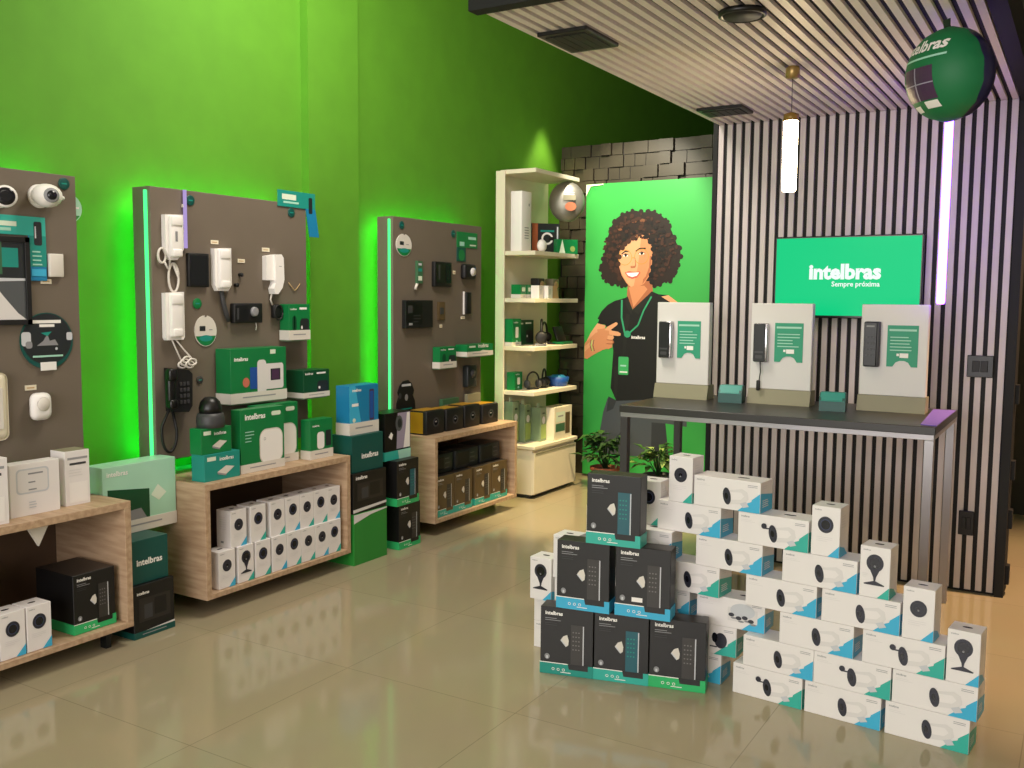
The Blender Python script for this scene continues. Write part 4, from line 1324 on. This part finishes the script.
# second compartment
GTN = 'small green tins on the shelf'
for y, lab in ((6.37, 'small green tin at the near end of the third shelf up'), (6.47, 'small green tin beside its twin and the white packs')):
    b = brand_carton(.085, .105, .085, 'box_green', 'off_white', .03, None, 0, lambda f, w, h: f.rrect(.2 * w, .5 * h, .8 * w, .8 * h, .008, 'mint_pale'))
    SH('small_tin', 'tin', lab, y, Z3, b, -3.8, 0, GTN)
GW = 'small white packs on the shelf'
for y, x, lab in ((6.52, -3.72, 'white pack next to the second small green tin'), (6.63, -3.70, 'white pack leaning beside the tan items on shelf')):
    b = brand_carton(.09, .1, .07, 'white', None, 0, None, 0, lambda f, w, h: f.rect(.25 * w, .3 * h, .5 * w, .75 * h, 'pale_grey'))
    SH('small_pack', 'box', lab, y, Z3, b, x, .1, GW)
b = MB().prism([(-.05, 0, .0), (.05, 0, 0), (.01, 0, .1), (-.06, 0, .1)], (0, .07, 0), 'tan')
SH('tan_card', 'card', 'slanted tan card holder on the third shelf up', 6.75, Z3, [('holder', b)], -3.68)
for y, x, mt, lab in ((6.70, -3.82, 'photo_dark', 'dark cube device behind the slanted tan card holder'), (6.90, -3.80, 'olive_base', 'olive cube device at the far end of the third shelf up')):
    b = MB().box(-.05, -.04, 0, .05, .04, .16, mt, .008, 2)
    l = MB().lathe([(.03, 0), (.027, .008), (.001, .01)], 'tan', Matrix.Translation((0, -.04, .11)) @ Matrix.Rotation(R90, 4, 'X'))
    SH('small_camera', 'camera', lab, y, Z3, [('housing', b), ('lens', l)], x)

# third compartment


def a_tall(f, w, h):
    f.text(LOGO, .15 * w, .84 * h, .5 * w, 'card_text', .02).rrect(.35 * w, .3 * h, .7 * w, .7 * h, .01, 'white').disc(.5 * w, .15 * h, .12 * w, .06 * h, 'card_light')


SH('headset_box', 'box', 'green box with white print at the near end of second shelf up', 6.37, Z2, brand_carton(.13, .21, .07, 'box_green', 'off_white', .03, None, 0, a_tall), -3.85)
SH('headset_box', 'box', 'dark green box behind the large black headset on shelf', 6.58, Z2, brand_carton(.26, .195, .06, 'box_green_dark', None, 0, None, 0, a_pair), -3.89)


def headset(s, cup, rest):
    band = MB().tube([(.075 * s * math.cos(math.radians(a)), 0, .09 * s + .085 * s * math.sin(math.radians(a))) for a in range(-10, 191, 12)], .009 * s, 'black', 8)
    cups = []
    for sg in (-1, 1):
        cups.append(('ear_cup', MB().lathe([(.03 * s, -.02 * s), (.042 * s, -.012 * s), (.042 * s, .012 * s), (.03 * s, .02 * s), (.001, .021 * s)], cup, Matrix.Translation((.072 * s * sg, 0, .055 * s)) @ Matrix.Rotation(R90, 4, 'Y'), 18)))
    mic = MB().tube([(-.08 * s, 0, .045 * s), (-.085 * s, -.05 * s, .02 * s), (-.06 * s, -.09 * s, .015 * s)], .004 * s, 'black', 6)
    st = MB().box(-.05 * s, -.04 * s, 0, .05 * s, .04 * s, .014 * s, rest, .002)
    return [('headband', band)] + cups + [('microphone', mic), ('stand', st)]


SH('desk_headset', 'headset', 'large black headset with pale cushion on the second shelf up', 6.56, Z2, headset(1.15, 'black', 'off_white'), -3.7, .5)
SH('desk_headset', 'headset', 'black headset next to the desk phone on second shelf up', 6.78, Z2, headset(1.0, 'gloss_black', 'black'), -3.80, .2)
b = MB().box(-.09, -.05, 0, .09, .05, .02, 'box_green', .004)
c = MB().box(-.07, -.01, .02, .07, .012, .15, 'black', .006, 2, rot=Matrix.Rotation(-.35, 4, 'X'))
SH('tablet_stand', 'tablet', 'black tablet on small green stand at shelf far end', 6.89, Z2, [('base_plate', b), ('screen', c)], -3.69)

# fourth compartment
SH('small_green_box', 'box', 'small green box at near end of the lowest open shelf', 6.385, Z1, brand_carton(.12, .14, .07, 'box_green', None, 0, None, 0, a_tall), -3.84)
SH('desk_headset', 'headset', 'slim black headset beside the small green box on lowest shelf', 6.50, Z1, headset(.78, 'dark_grey', 'black'), -3.74, -.4)
SH('desk_headset', 'headset', 'black headset next to the blue dish on lowest shelf', 6.68, Z1, headset(.85, 'black', 'black'), -3.74, .3)
b = MB().lathe([(.07, 0), (.085, .03), (.095, .075), (.088, .075), (.075, .03), (.001, .015)], 'royal', None, 20)
c = MB().lathe([(.085, .06), (.05, .09), (.001, .095)], 'deep_blue', None, 20)
SH('blue_dish', 'dish', 'blue dish of small goods at the lowest open shelf end', 6.885, Z1, [('bowl', b), ('goods', c)], -3.725)

# on the worktop
GP = 'clear packs on the shelf unit worktop'
for y, x, h, lab in ((6.36, -3.86, .33, 'tall tinted clear pack at the near end of shelf worktop'), (6.48, -3.82, .30, 'tinted clear pack between two others on shelf worktop'), (6.59, -3.74, .27, 'tinted clear pack next to the white framed box')):
    b = MB().box(-.05, -.05, 0, .05, .05, h, 'glass_tint', .003)
    f = b.face((-.05, -.0502, 0), (1, 0, 0), (0, 0, 1), (0, -1, 0))
    f.rect(.01, .02, .09, h * .5, 'leaf_pale').disc(.05, h * .62, .025, .03, 'pale_grey').rect(.03, h * .8, .07, h * .85, 'leaf_dark')
    SH('clear_pack', 'pack', lab, y, ZB, [('pack_body', b), ('hang_tab', MB().box(-.02, -.002, h, .02, .002, h + .03, 'mint_pale'))], x, 0, GP)


def a_frame(f, w, h):
    f.rect(.1 * w, .55 * h, .6 * w, .85 * h, 'mint_pale').rect(.08 * w, .25 * h, .6 * w, .5 * h, 'photo_green').rect(.62 * w, .15 * h, .88 * w, .8 * h, 'brown_box').rect(.2 * w, .7 * h, .5 * w, .74 * h, 'print_grey')


SH('framed_box', 'box', 'white framed box with dark window on the shelf worktop', 6.79, ZB, brand_carton(.3, .265, .12, 'cream', None, 0, None, 0, a_frame), -3.68)

# ------------------------------------------------------------------ plants by the poster
rnd = random.Random(11)


def plant(name, label, loc, pot_r, pot_h, leaves, spread, height, mats):
    pot = MB().lathe([(pot_r * .72, 0), (pot_r * .95, pot_h * .85), (pot_r * 1.06, pot_h * .86), (pot_r * 1.06, pot_h), (pot_r * .9, pot_h), (pot_r * .88, pot_h * .9), (.001, pot_h * .88)], mats[2], None, 20)
    soil = MB().lathe([(pot_r * .87, pot_h * .88), (.001, pot_h * .93)], 'soil', None, 16)
    fol, stems = MB(), MB()
    for i in range(leaves):
        a = rnd.random() * 6.283
        el = .25 + rnd.random() * 1.2
        ln = height * (.55 + .5 * rnd.random())
        tip = Vector((math.cos(a) * math.cos(el) * spread, math.sin(a) * math.cos(el) * spread, pot_h + ln * math.sin(el)))
        mid = Vector((tip.x * .4, tip.y * .4, pot_h + (tip.z - pot_h) * .75))
        stems.tube([(0, 0, pot_h * .85), mid, tip], [.005, .004, .002], 'leaf_dark', 5)
        for k in range(5):
            t = .35 + .65 * k / 4
            c = mid.lerp(tip, (t - .35) / .65)
            la = a + rnd.uniform(-1.4, 1.4)
            d = Vector((math.cos(la), math.sin(la), rnd.uniform(-.5, .5))).normalized()
            s_ = d.cross(Vector((0, 0, 1))).normalized()
            n_ = s_.cross(d)
            l_, w_ = rnd.uniform(.07, .13), rnd.uniform(.018, .034)
            p = [c, c + d * l_ * .4 + s_ * w_ + n_ * .01, c + d * l_ - n_ * .015, c + d * l_ * .4 - s_ * w_ + n_ * .01, c + d * l_ * .45 + n_ * -.004]
            fol.add(p, [(0, 1, 4), (1, 2, 4), (2, 3, 4), (3, 0, 4)], mats[rnd.random() > .6], True)
    return thing(name, label, 'plant', loc, 0, [('pot', pot), ('soil', soil), ('foliage', fol), ('plant_stem', stems)])


plant('potted_plant', 'leafy plant in terracotta pot between shelf unit and poster', (-3.36, 7.05, 0), .12, .17, 24, .2, .34, ('leaf', 'leaf_dark', 'terracotta'))
plant('potted_plant', 'pale striped plant in dark pot before the poster trousers', (-2.88, 7.02, 0), .12, .16, 18, .2, .24, ('leaf', 'leaf_pale', 'dark_grey'))

# ------------------------------------------------------------------ poster with the printed woman
PW, PH = 1.135, 2.50
pz0 = .02
m = MB().box(0, 0, 0, PW, .018, PH, 'poster_green')
f = m.face((0, 0, 0), (1, 0, 0), (0, 0, 1), (0, -1, 0))
f.step = 0.00004


def up(x, y):
    """a point on the print, in the print's own grid"""
    return ((x - 585.5) / 113.3, PH - (y - 181.5) / 116.9)


def up6(x, y):
    return up(560 + x / 5.689, 180 + y / 5.689)


def up7(x, y):
    return up(560 + x / 5.689, 310 + y / 5.689)


def clip01(pts):
    return [(min(max(a, .004), PW - .004), min(max(b, .004), PH - .004)) for a, b in pts]


def pp(pts, mt, fn=up6):
    f.poly(clip01([fn(*p) for p in pts]), mt)


def pd(x, y, r, mt, fn=up6, ry=None, n=10):
    a, b = fn(x, y)
    f.disc(a, b, r / 5.689 / 113.3, (ry or r) / 5.689 / 116.9, mt, n)


# hair behind the head
hair = [(238, 490), (252, 430), (262, 390), (275, 320), (300, 250), (330, 205), (375, 178), (430, 165), (490, 178), (545, 172), (590, 200), (628, 235), (652, 290),
        (672, 340), (700, 385), (704, 430), (690, 480), (672, 510), (660, 555), (620, 560), (580, 585), (540, 575), (500, 560), (430, 560), (392, 592), (340, 575), (290, 570), (255, 535)]
cx, cy = 470, 370
for i in range(len(hair)):
    a, b = hair[i], hair[(i + 1) % len(hair)]
    pp([(cx, cy), a, b], 'hair')
    f.k -= 1
f.k += 1
rh = random.Random(3)
for i in range(len(hair)):
    for q in range(2):
        t = rh.random()
        a, b = hair[i], hair[(i + 1) % len(hair)]
        pd(a[0] + (b[0] - a[0]) * t, a[1] + (b[1] - a[1]) * t, rh.uniform(8, 15), 'hair', n=9)
        f.k -= .5
f.k += 1
# neck, shirt, arms
pp([(405, 560), (545, 555), (552, 620), (440, 720), (400, 640)], 'skin_dark')
pp([(410, 590), (500, 580), (520, 600), (440, 700)], 'skin')
shirt6 = [(388, 650), (330, 665), (285, 690), (250, 725), (225, 770), (560, 820), (760, 820), (720, 690), (640, 632), (585, 628), (545, 612), (432, 716), (405, 640)]
pp(shirt6[:5] + [(440, 820), (432, 716), (405, 640)], 'shirt')
pp([(432, 716), (440, 840), (800, 840), (790, 760), (720, 690), (640, 632), (585, 628), (545, 612)], 'shirt')
pp([(225, 60), (250, 0), (270, -20), (760, -20), (760, 440), (600, 470), (350, 495), (312, 420), (318, 330), (325, 210), (310, 110), (270, 60)], 'shirt', up7)
pp([(380, 60), (400, 0), (420, 0), (395, 240)], 'shirt_fold', up7)
pp([(330, 300), (360, 290), (350, 480), (335, 470)], 'shirt_fold', up7)
pp([(600, 640), (640, 632), (720, 690), (700, 700)], 'skin_light')
pp([(388, 650), (405, 640), (436, 716), (430, 745), (395, 690)], 'shirt_fold')
pp([(545, 612), (552, 640), (470, 740), (436, 716)], 'shirt_fold')
# jeans
pp([(350, 493), (600, 468), (760, 440), (760, 800), (230, 800), (270, 560), (295, 480)], 'jeans', up7)
pp([(560, 600), (650, 600), (670, 800), (560, 800)], 'jeans_dark', up7)
pp([(300, 470), (350, 490), (330, 540), (290, 560)], 'jeans_dark', up7)
pp([(640, 600), (760, 610), (760, 1000), (680, 1000)], 'poster_green', up7)
# upper arm, forearm and pointing hand
pp([(225, 55), (276, 66), (262, 120), (215, 190), (150, 180), (185, 110)], 'skin_light', up7)
pp([(150, 170), (215, 110), (262, 95), (320, 130), (318, 190), (262, 205), (205, 235), (165, 262), (128, 258), (128, 190)], 'skin', up7)
pp([(128, 190), (200, 150), (200, 175), (128, 222)], 'skin_light', up7)
pp([(225, 90), (290, 80), (312, 90), (320, 150), (300, 200), (240, 195)], 'skin', up7)
pp([(270, 92), (285, 74), (338, 46), (349, 52), (346, 62), (300, 96)], 'skin_light', up7)
pp([(296, 92), (352, 100), (368, 110), (366, 122), (350, 124), (300, 120)], 'skin_light', up7)
pp([(290, 118), (322, 120), (328, 136), (318, 146), (288, 146)], 'skin_light', up7)
pp([(284, 144), (322, 148), (330, 160), (318, 172), (284, 170)], 'skin_dark', up7)
pp([(282, 150), (318, 152), (322, 162), (312, 168), (282, 166)], 'skin', up7)
pp([(276, 172), (312, 174), (318, 186), (304, 196), (272, 192)], 'skin', up7)
f.line([up7(288, 120), up7(318, 121)], .004, 'skin_dark').line([up7(284, 147), up7(320, 148)], .004, 'skin_dark').line([up7(278, 171), up7(314, 172)], .004, 'skin_dark')
for q in (0, 8, 18):
    f.line([up7(188 + q, 150), up7(182 + q, 180), up7(192 + q, 215)], .005, 'jeans_dark' if q != 8 else 'poster_lime')
# face
fx = [(345, 430), (352, 390), (385, 345), (440, 308), (480, 300), (515, 312), (538, 350), (545, 405), (542, 470), (530, 525), (500, 570), (455, 594), (425, 592), (395, 565), (368, 525), (352, 480)]
pp(fx, 'skin')
pp([(350, 430), (358, 390), (390, 350), (440, 312), (478, 305), (470, 400), (462, 470), (440, 580), (425, 588), (398, 562), (372, 522), (356, 480)], 'skin_light')
pp([(500, 410), (540, 420), (538, 480), (522, 530), (490, 572), (500, 500)], 'skin_dark')
pp([(505, 400), (530, 410), (526, 480), (508, 530), (480, 560), (490, 490)], 'skin')
# brows, eyes, nose, mouth
pp([(445, 388), (470, 372), (505, 372), (506, 380), (472, 382), (450, 394)], 'hair_black')
pp([(362, 402), (385, 386), (408, 386), (408, 393), (386, 394), (366, 408)], 'hair_black')
for ex, ey in ((388, 412), (482, 403)):
    pd(ex, ey, 17, 'teeth', ry=8)
    pd(ex + 1, ey, 8, 'eye_dark')
    f.line([up6(ex - 19, ey + 1), up6(ex, ey - 9), up6(ex + 19, ey)], .005, 'hair_black')
for gx, gy in ((385, 425), (482, 420)):
    a, b = up6(gx, gy)
    f.ring(a, b, 42 / 5.689 / 115, .0045, 'glasses_gold', 28)
f.line([up6(424, 428), up6(442, 424)], .005, 'glasses_gold')
pp([(436, 430), (446, 428), (452, 470), (446, 482), (424, 484), (416, 476), (428, 470)], 'skin_dark')
pp([(436, 432), (443, 430), (446, 470), (428, 474)], 'skin_light')
pp([(385, 508), (410, 500), (440, 504), (474, 502), (478, 510), (460, 535), (430, 544), (404, 534)], 'lips')
pp([(394, 510), (432, 509), (470, 507), (456, 526), (430, 533), (408, 526)], 'teeth')
# curls framing the face
for i in range(430):
    a = rh.random() * 6.283
    r = rh.random() ** .6
    x, y = 470 + 212 * r * math.cos(a), 375 + 188 * r * math.sin(a)
    if y < 330 and abs(x - 455) > 60 + (y - 170) * .95:
        continue
    if 350 < x < 538 and y > 318 + abs(x - 470) * .28 and y < 640:
        continue
    if y > 560 and 380 < x < 560:
        continue
    lx = (x - 470) / 222
    c = rh.random() if r < .82 else .45 + .35 * rh.random()
    mt = 'hair_black' if c < .42 else ('hair_mid' if c < .76 else 'hair')
    if c > .86 and lx < .25:
        mt = 'hair_light'
    pd(x, y, rh.uniform(5, 15), mt, ry=rh.uniform(5, 12), n=8)
    f.k -= .9
for x, y in ((370, 370), (385, 350), (405, 335), (430, 318), (352, 420), (346, 460), (345, 500), (356, 540), (540, 340), (548, 380), (552, 430), (548, 480), (540, 520), (530, 340), (510, 310), (545, 560)):
    pd(x, y, 15, 'hair_black' if x > 450 else 'hair_mid', n=9)
    f.k -= .8
# lanyard, badge and chest mark
f.line([up6(372, 660), up6(372, 740), up7(372, 20), up7(392, 105)], .016, 'lanyard')
f.line([up6(545, 640), up6(500, 720), up7(470, 60), up7(412, 112)], .014, 'lanyard')
f.line([up7(402, 110), up7(388, 150), up7(386, 240)], .01, 'shirt_fold')
pd(408, 112, 20, 'lanyard', up7)
f.rrect(*up7(358, 342), *up7(418, 240), .01, 'badge_green')
f.rect(*up7(366, 330), *up7(412, 322), 'card_text').rect(*up7(370, 295), *up7(405, 286), 'card_light')
f.text(LOGO, *up7(432, 136), .125, 'card_text', .03)
# curled paper corners
m2 = MB().poly([(.0, -.006, PH - .10), (.03, -.012, PH - .05), (.05, -.008, PH - .004), (.0, -.004, PH - .004)], 'cream')
m2.poly([(.05, -.008, PH - .004), (.05, -.012, PH - .02), (.16, -.006, PH - .012), (.16, -.004, PH - .002)], 'cream')
r = tag(link('wall_poster', None, None, (-3.748, 7.40, pz0)), 'tall bright green poster of a curly-haired woman in black polo shirt', 'poster')
link('printed_sheet', m.mesh('printed_sheet'), r)
link('curled_corner', m2.mesh('curled_corner'), r)
st = MB().box(.1, .018, 0, .13, .06, PH, 'dark_grey').box(PW - .13, .018, 0, PW - .1, .06, PH, 'dark_grey').box(.1, .018, -pz0, .2, .06, 0, 'dark_grey').box(PW - .2, .018, -pz0, PW - .1, .06, 0, 'dark_grey')
link('back_strut', st.mesh('back_strut'), r)

# ------------------------------------------------------------------ demo table
TX0, TX1, TY0, TY1, TZ = -2.07, -.555, 4.50, 5.30, 1.0
tw, td = TX1 - TX0, TY1 - TY0
P = [('top', MB().box(-tw / 2, 0, TZ - .036, tw / 2, td, TZ, 'table_black', .002))]
ap = MB()
for a in ((-tw / 2 + .005, .005, tw / 2 - .005, .04), (-tw / 2 + .005, td - .04, tw / 2 - .005, td - .005), (-tw / 2 + .005, .04, -tw / 2 + .04, td - .04), (tw / 2 - .04, .04, tw / 2 - .005, td - .04)):
    ap.box(a[0], a[1], TZ - .06, a[2], a[3], TZ - .036, 'steel', .001)
P.append(('frame', ap))
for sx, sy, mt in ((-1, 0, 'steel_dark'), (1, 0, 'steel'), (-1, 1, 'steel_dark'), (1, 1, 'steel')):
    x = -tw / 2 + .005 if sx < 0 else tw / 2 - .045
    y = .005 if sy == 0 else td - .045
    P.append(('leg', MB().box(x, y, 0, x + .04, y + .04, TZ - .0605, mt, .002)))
thing('demo_table', 'long black-topped table on steel frame before the slatted wall', 'table', ((TX0 + TX1) / 2, TY0, 0), 0, P)


def lock_display(x0, x1, kind, label):
    w = x1 - x0
    base = MB().prism([(-w / 2 - .004, -.028, 0), (-w / 2 - .004, .09, 0), (-w / 2 - .004, .09, .078), (-w / 2 - .004, -.006, .078)], (w + .008, 0, 0), 'olive_base')
    board = MB().box(-w / 2, 0, .0785, w / 2, .05, .532, 'board_white', .003)
    bf = board.side(w, 0)
    P = [('plinth', base), ('board', board)]
    lx = -w / 2 + (.06 if kind != 3 else .055)
    cx_ = -w / 2 + w * .37
    lk, kp = MB(), MB()
    lh = .205 if kind < 3 else .225
    lk.box(lx - .035, -.035, .222, lx + .04, 0, .222 + lh, 'chrome' if kind < 3 else 'dark_grey', .006, 2)
    kp.box(lx - .034, -.04, .225, lx + .028, -.0345, .219 + lh, 'gloss_black', .003, 1)
    if kind == 3:
        g = kp.face((lx - .034, -.04, .225), (1, 0, 0), (0, 0, 1), (0, -1, 0))
        for i in range(4):
            for j in range(3):
                g.rect(.01 + .017 * j, .05 + .03 * i, .018 + .017 * j, .06 + .03 * i, 'dark_grey')
        g.rect(.012, .195, .05, .203, 'mid_grey')
    else:
        kp.face((lx - .034, -.04, .225), (1, 0, 0), (0, 0, 1), (0, -1, 0)).rect(.008, .045, .054, .055, 'dark_grey').rrect(.012, .016, .05, .034, .006, 'dark_grey')
    sub = [('keypad', kp)]
    if kind == 1:
        P.append(('lock', lk, sub))
    elif kind == 2:
        tg = MB().tube([(lx, -.02, .222), (lx + .006, -.03, .17), (lx, -.028, .125)], .003, 'black', 6).box(lx - .014, -.036, .07, lx + .006, -.022, .125, 'black', .005, 2)
        P.append(('lock', lk, sub))
        P.append(('key_tag', tg))
    else:
        P.append(('lock', lk, sub))
    cw, ch = w * .46 if kind > 1 else w * .44, .205
    cz = .225
    x0c = cx_ + .01
    arch = [(x0c, cz), (x0c + cw * .2, cz), (x0c + cw * .3, cz + .022), (x0c + cw * .42, cz + .03), (x0c + cw * .58, cz + .03), (x0c + cw * .7, cz + .022), (x0c + cw * .8, cz), (x0c + cw, cz), (x0c + cw, cz + ch), (x0c, cz + ch)]
    card = MB().prism([(a, 0, b) for a, b in arch], (0, -.003, 0), 'card_green')
    g = card.face((x0c, -.003, cz), (1, 0, 0), (0, 0, 1), (0, -1, 0))
    g.rect(cw * .06, ch * .86, cw * .94, ch * .91, 'card_light')
    g.lines(cw * .1, ch * .7, cw * .8, 5, .016, .005, 'card_light', kind)
    g.rect(cw * .32, ch * .26, cw * .4, ch * .32, 'card_text').rect(cw * .42, ch * .22, cw * .7, ch * .33, 'card_text')
    P.append(('info_card', card))
    thing('lock_display', label, 'display', ((x0 + x1) / 2, 5.02, TZ), 0, P)


lock_display(-2.085, -1.78, 1, 'white lock display board standing in front of the poster')
lock_display(-1.548, -1.227, 2, 'white lock display board with a key tag hanging on cord')
lock_display(-.985, -.672, 3, 'white lock display board with numbered keypad in front of the violet tube')
for x, y, lab in ((-1.635, 4.985, 'teal desk sign between the poster-side and key tag displays'), (-1.085, 4.90, 'teal desk sign between the key tag and numbered keypad displays')):
    b = MB().prism([(-.06, -.05, 0), (-.06, .05, 0), (-.06, .05, .06), (-.06, .03, .09), (-.06, -.02, .09), (-.06, -.05, .055)], (.125, 0, 0), 'teal_dark')
    c = MB().prism([(-.055, -.0515, .05), (-.055, -.0225, .0915), (-.055, .03, .092), (-.055, .03, .0895), (-.055, -.0205, .0895), (-.055, -.05, .052)], (.115, 0, 0), 'teal_mid')
    c.poly([(-.05, -.052, .052), (.05, -.052, .052), (.05, -.0235, .0925), (-.05, -.0235, .0925)], 'teal_mid')
    thing('desk_sign', lab, 'sign', (x, y, TZ), .12, [('stand', b), ('printed_face', c)], 'teal desk signs on the table')
single('violet_glow_patch', 'violet leaflet standing in for tube glow on the table corner', 'patch', (-.605, 4.53, TZ + .0005), 0, MB().prism([(-.02, .03, 0), (.048, .01, 0), (.048, .72, 0), (-.055, .70, 0)], (0, 0, .003), 'purple_glow'))  # violet sheen of the tabletop, put in as a coloured sheet

# ------------------------------------------------------------------ wall TV with the start screen
bz = MB().box(-.394, 0, -.226, .394, .03, .228, 'bezel', .004).box(-.25, .03, -.15, .25, .05, .15, 'bezel')
sc_ = MB().box(-.384, -.0012, -.212, .384, .002, .218, 'screen_green')
g = sc_.face((-.384, -.0012, -.212), (1, 0, 0), (0, 0, 1), (0, -1, 0))
g.text(LOGO, .185, .205, .385, 'screen_white', .045)
g.text('Sempre próxima', .31, .162, .255, 'screen_white', .02)
mt = MB().box(-.1, .05, -.1, .1, .064, .1, 'dark_grey')
thing('wall_tv', 'flat TV with green start screen on the slatted wall', 'tv', (-1.168, 5.47, 1.678), 0, [('bezel', bz), ('screen', sc_), ('wall_mount', mt)])

for x, z, w, h, lab in ((-.482, 1.212, .125, .115, 'black double switch plate on slats at table height right of violet tube'.replace(' right of', ' beside')), (-.51, .375, .075, .13, 'black socket plate low on slats near the edge board')):
    b = MB().box(-w / 2, -.012, -h / 2, w / 2, 0, h / 2, 'gloss_black', .003)
    s = MB().box(-w * .3, -.016, -h * .25, -w * .02, -.011, h * .25, 'black', .002).box(w * .02, -.016, -h * .25, w * .3, -.011, h * .25, 'black', .002)
    thing('wall_switch', lab, 'switch', (x, SY - .0005, z), 0, [('cover', b), ('rocker', s)])

# ------------------------------------------------------------------ inflated round balloon under the canopy
BR, BT = .163, .138
bf, bb = MB(), MB()


def bal(mb_, sgn, mat):
    n, k = 40, 12
    vs, fs = [(0, 0, sgn * BT)], []
    for i in range(1, k + 1):
        q = i / k
        for j in range(n):
            a = 2 * math.pi * j / n
            r = BR * math.sin(q * R90)
            wr = 1 + .018 * math.sin(a * 14) * max(0, q - .55) / .45
            vs.append((r * math.cos(a) * wr, r * math.sin(a) * wr, sgn * BT * math.cos(q * R90)))
    for j in range(n):
        fs.append((0, 1 + j, 1 + (j + 1) % n))
    for i in range(k - 1):
        for j in range(n):
            fs.append((1 + i * n + j, 1 + (i + 1) * n + j, 1 + (i + 1) * n + (j + 1) % n, 1 + i * n + (j + 1) % n))
    mb_.add(vs, fs, mat, True)


bal(bf, 1, 'balloon_green')
bal(bb, -1, 'balloon_navy')


def on_balloon(pts, m, lift):
    out = []
    for x, y in pts:
        r2 = min((x * x + y * y) / BR ** 2, .97)
        out.append((x, y, BT * math.sqrt(1 - r2) + lift))
    bf.add(out, [tuple(range(len(out)))], m, True)


def grid_patch(x0, y0, x1, y1, m, lift, n=8):
    for i in range(n):
        for j in range(n):
            a, b = x0 + (x1 - x0) * i / n, x0 + (x1 - x0) * (i + 1) / n
            c, d = y0 + (y1 - y0) * j / n, y0 + (y1 - y0) * (j + 1) / n
            on_balloon([(a, c), (b, c), (b, d), (a, d)], m, lift)


grid_patch(-.085, -.085, .06, .03, 'plum', .001)
grid_patch(-.018, -.085, -.012, .03, 'violet_grey', .0015)
grid_patch(-.085, -.03, .06, -.026, 'violet_grey', .0015)
grid_patch(.0, -.115, .055, -.09, 'white', .0015, 4)
grid_patch(-.075, -.122, -.03, -.1, 'white', .0015, 4)
pts, fs, twd = text_tris(LOGO, .03)
for fc in fs:
    on_balloon([(-.095 + pts[i][0] * .19 / twd, .082 + pts[i][1] * .19 / twd) for i in fc], 'white', .0035)
grid_patch(-.1, .056, .1, .063, 'card_light', .0012)
tab = MB().prism([(-.012, BR - .01, -.003), (-.016, BR + .03, -.003), (.016, BR + .03, -.003), (.012, BR - .01, -.003)], (0, 0, .006), 'balloon_dark')
strg = MB().tube([(0, BR + .025, 0), (0.002, BR + .036, 0)], .0012, 'dark_grey', 5)
br = tag(link('round_balloon', None, None, (-.482, 3.82, 2.362)), 'round green and navy inflated balloon hanging under the canopy', 'balloon')
view = Vector((-.482, 3.82, .81)).normalized()
# the printed side looks away to the side, about fifty degrees off the viewer
side_ = Vector((-view.y, view.x, 0)).normalized()
nrm = (-view * math.cos(math.radians(48)) + side_ * math.sin(math.radians(48))).normalized()
nrm.z = -.12
nrm.normalize()
upv = (Vector((0, 0, 1)) - nrm * nrm.z).normalized()
xv = upv.cross(nrm)
br.rotation_euler = Matrix((xv, upv, nrm)).transposed().to_euler()
for nm, mb_ in (('front_skin', bf), ('back_skin', bb), ('hang_tab', tab), ('string', strg)):
    link(nm, mb_.mesh(nm), br)
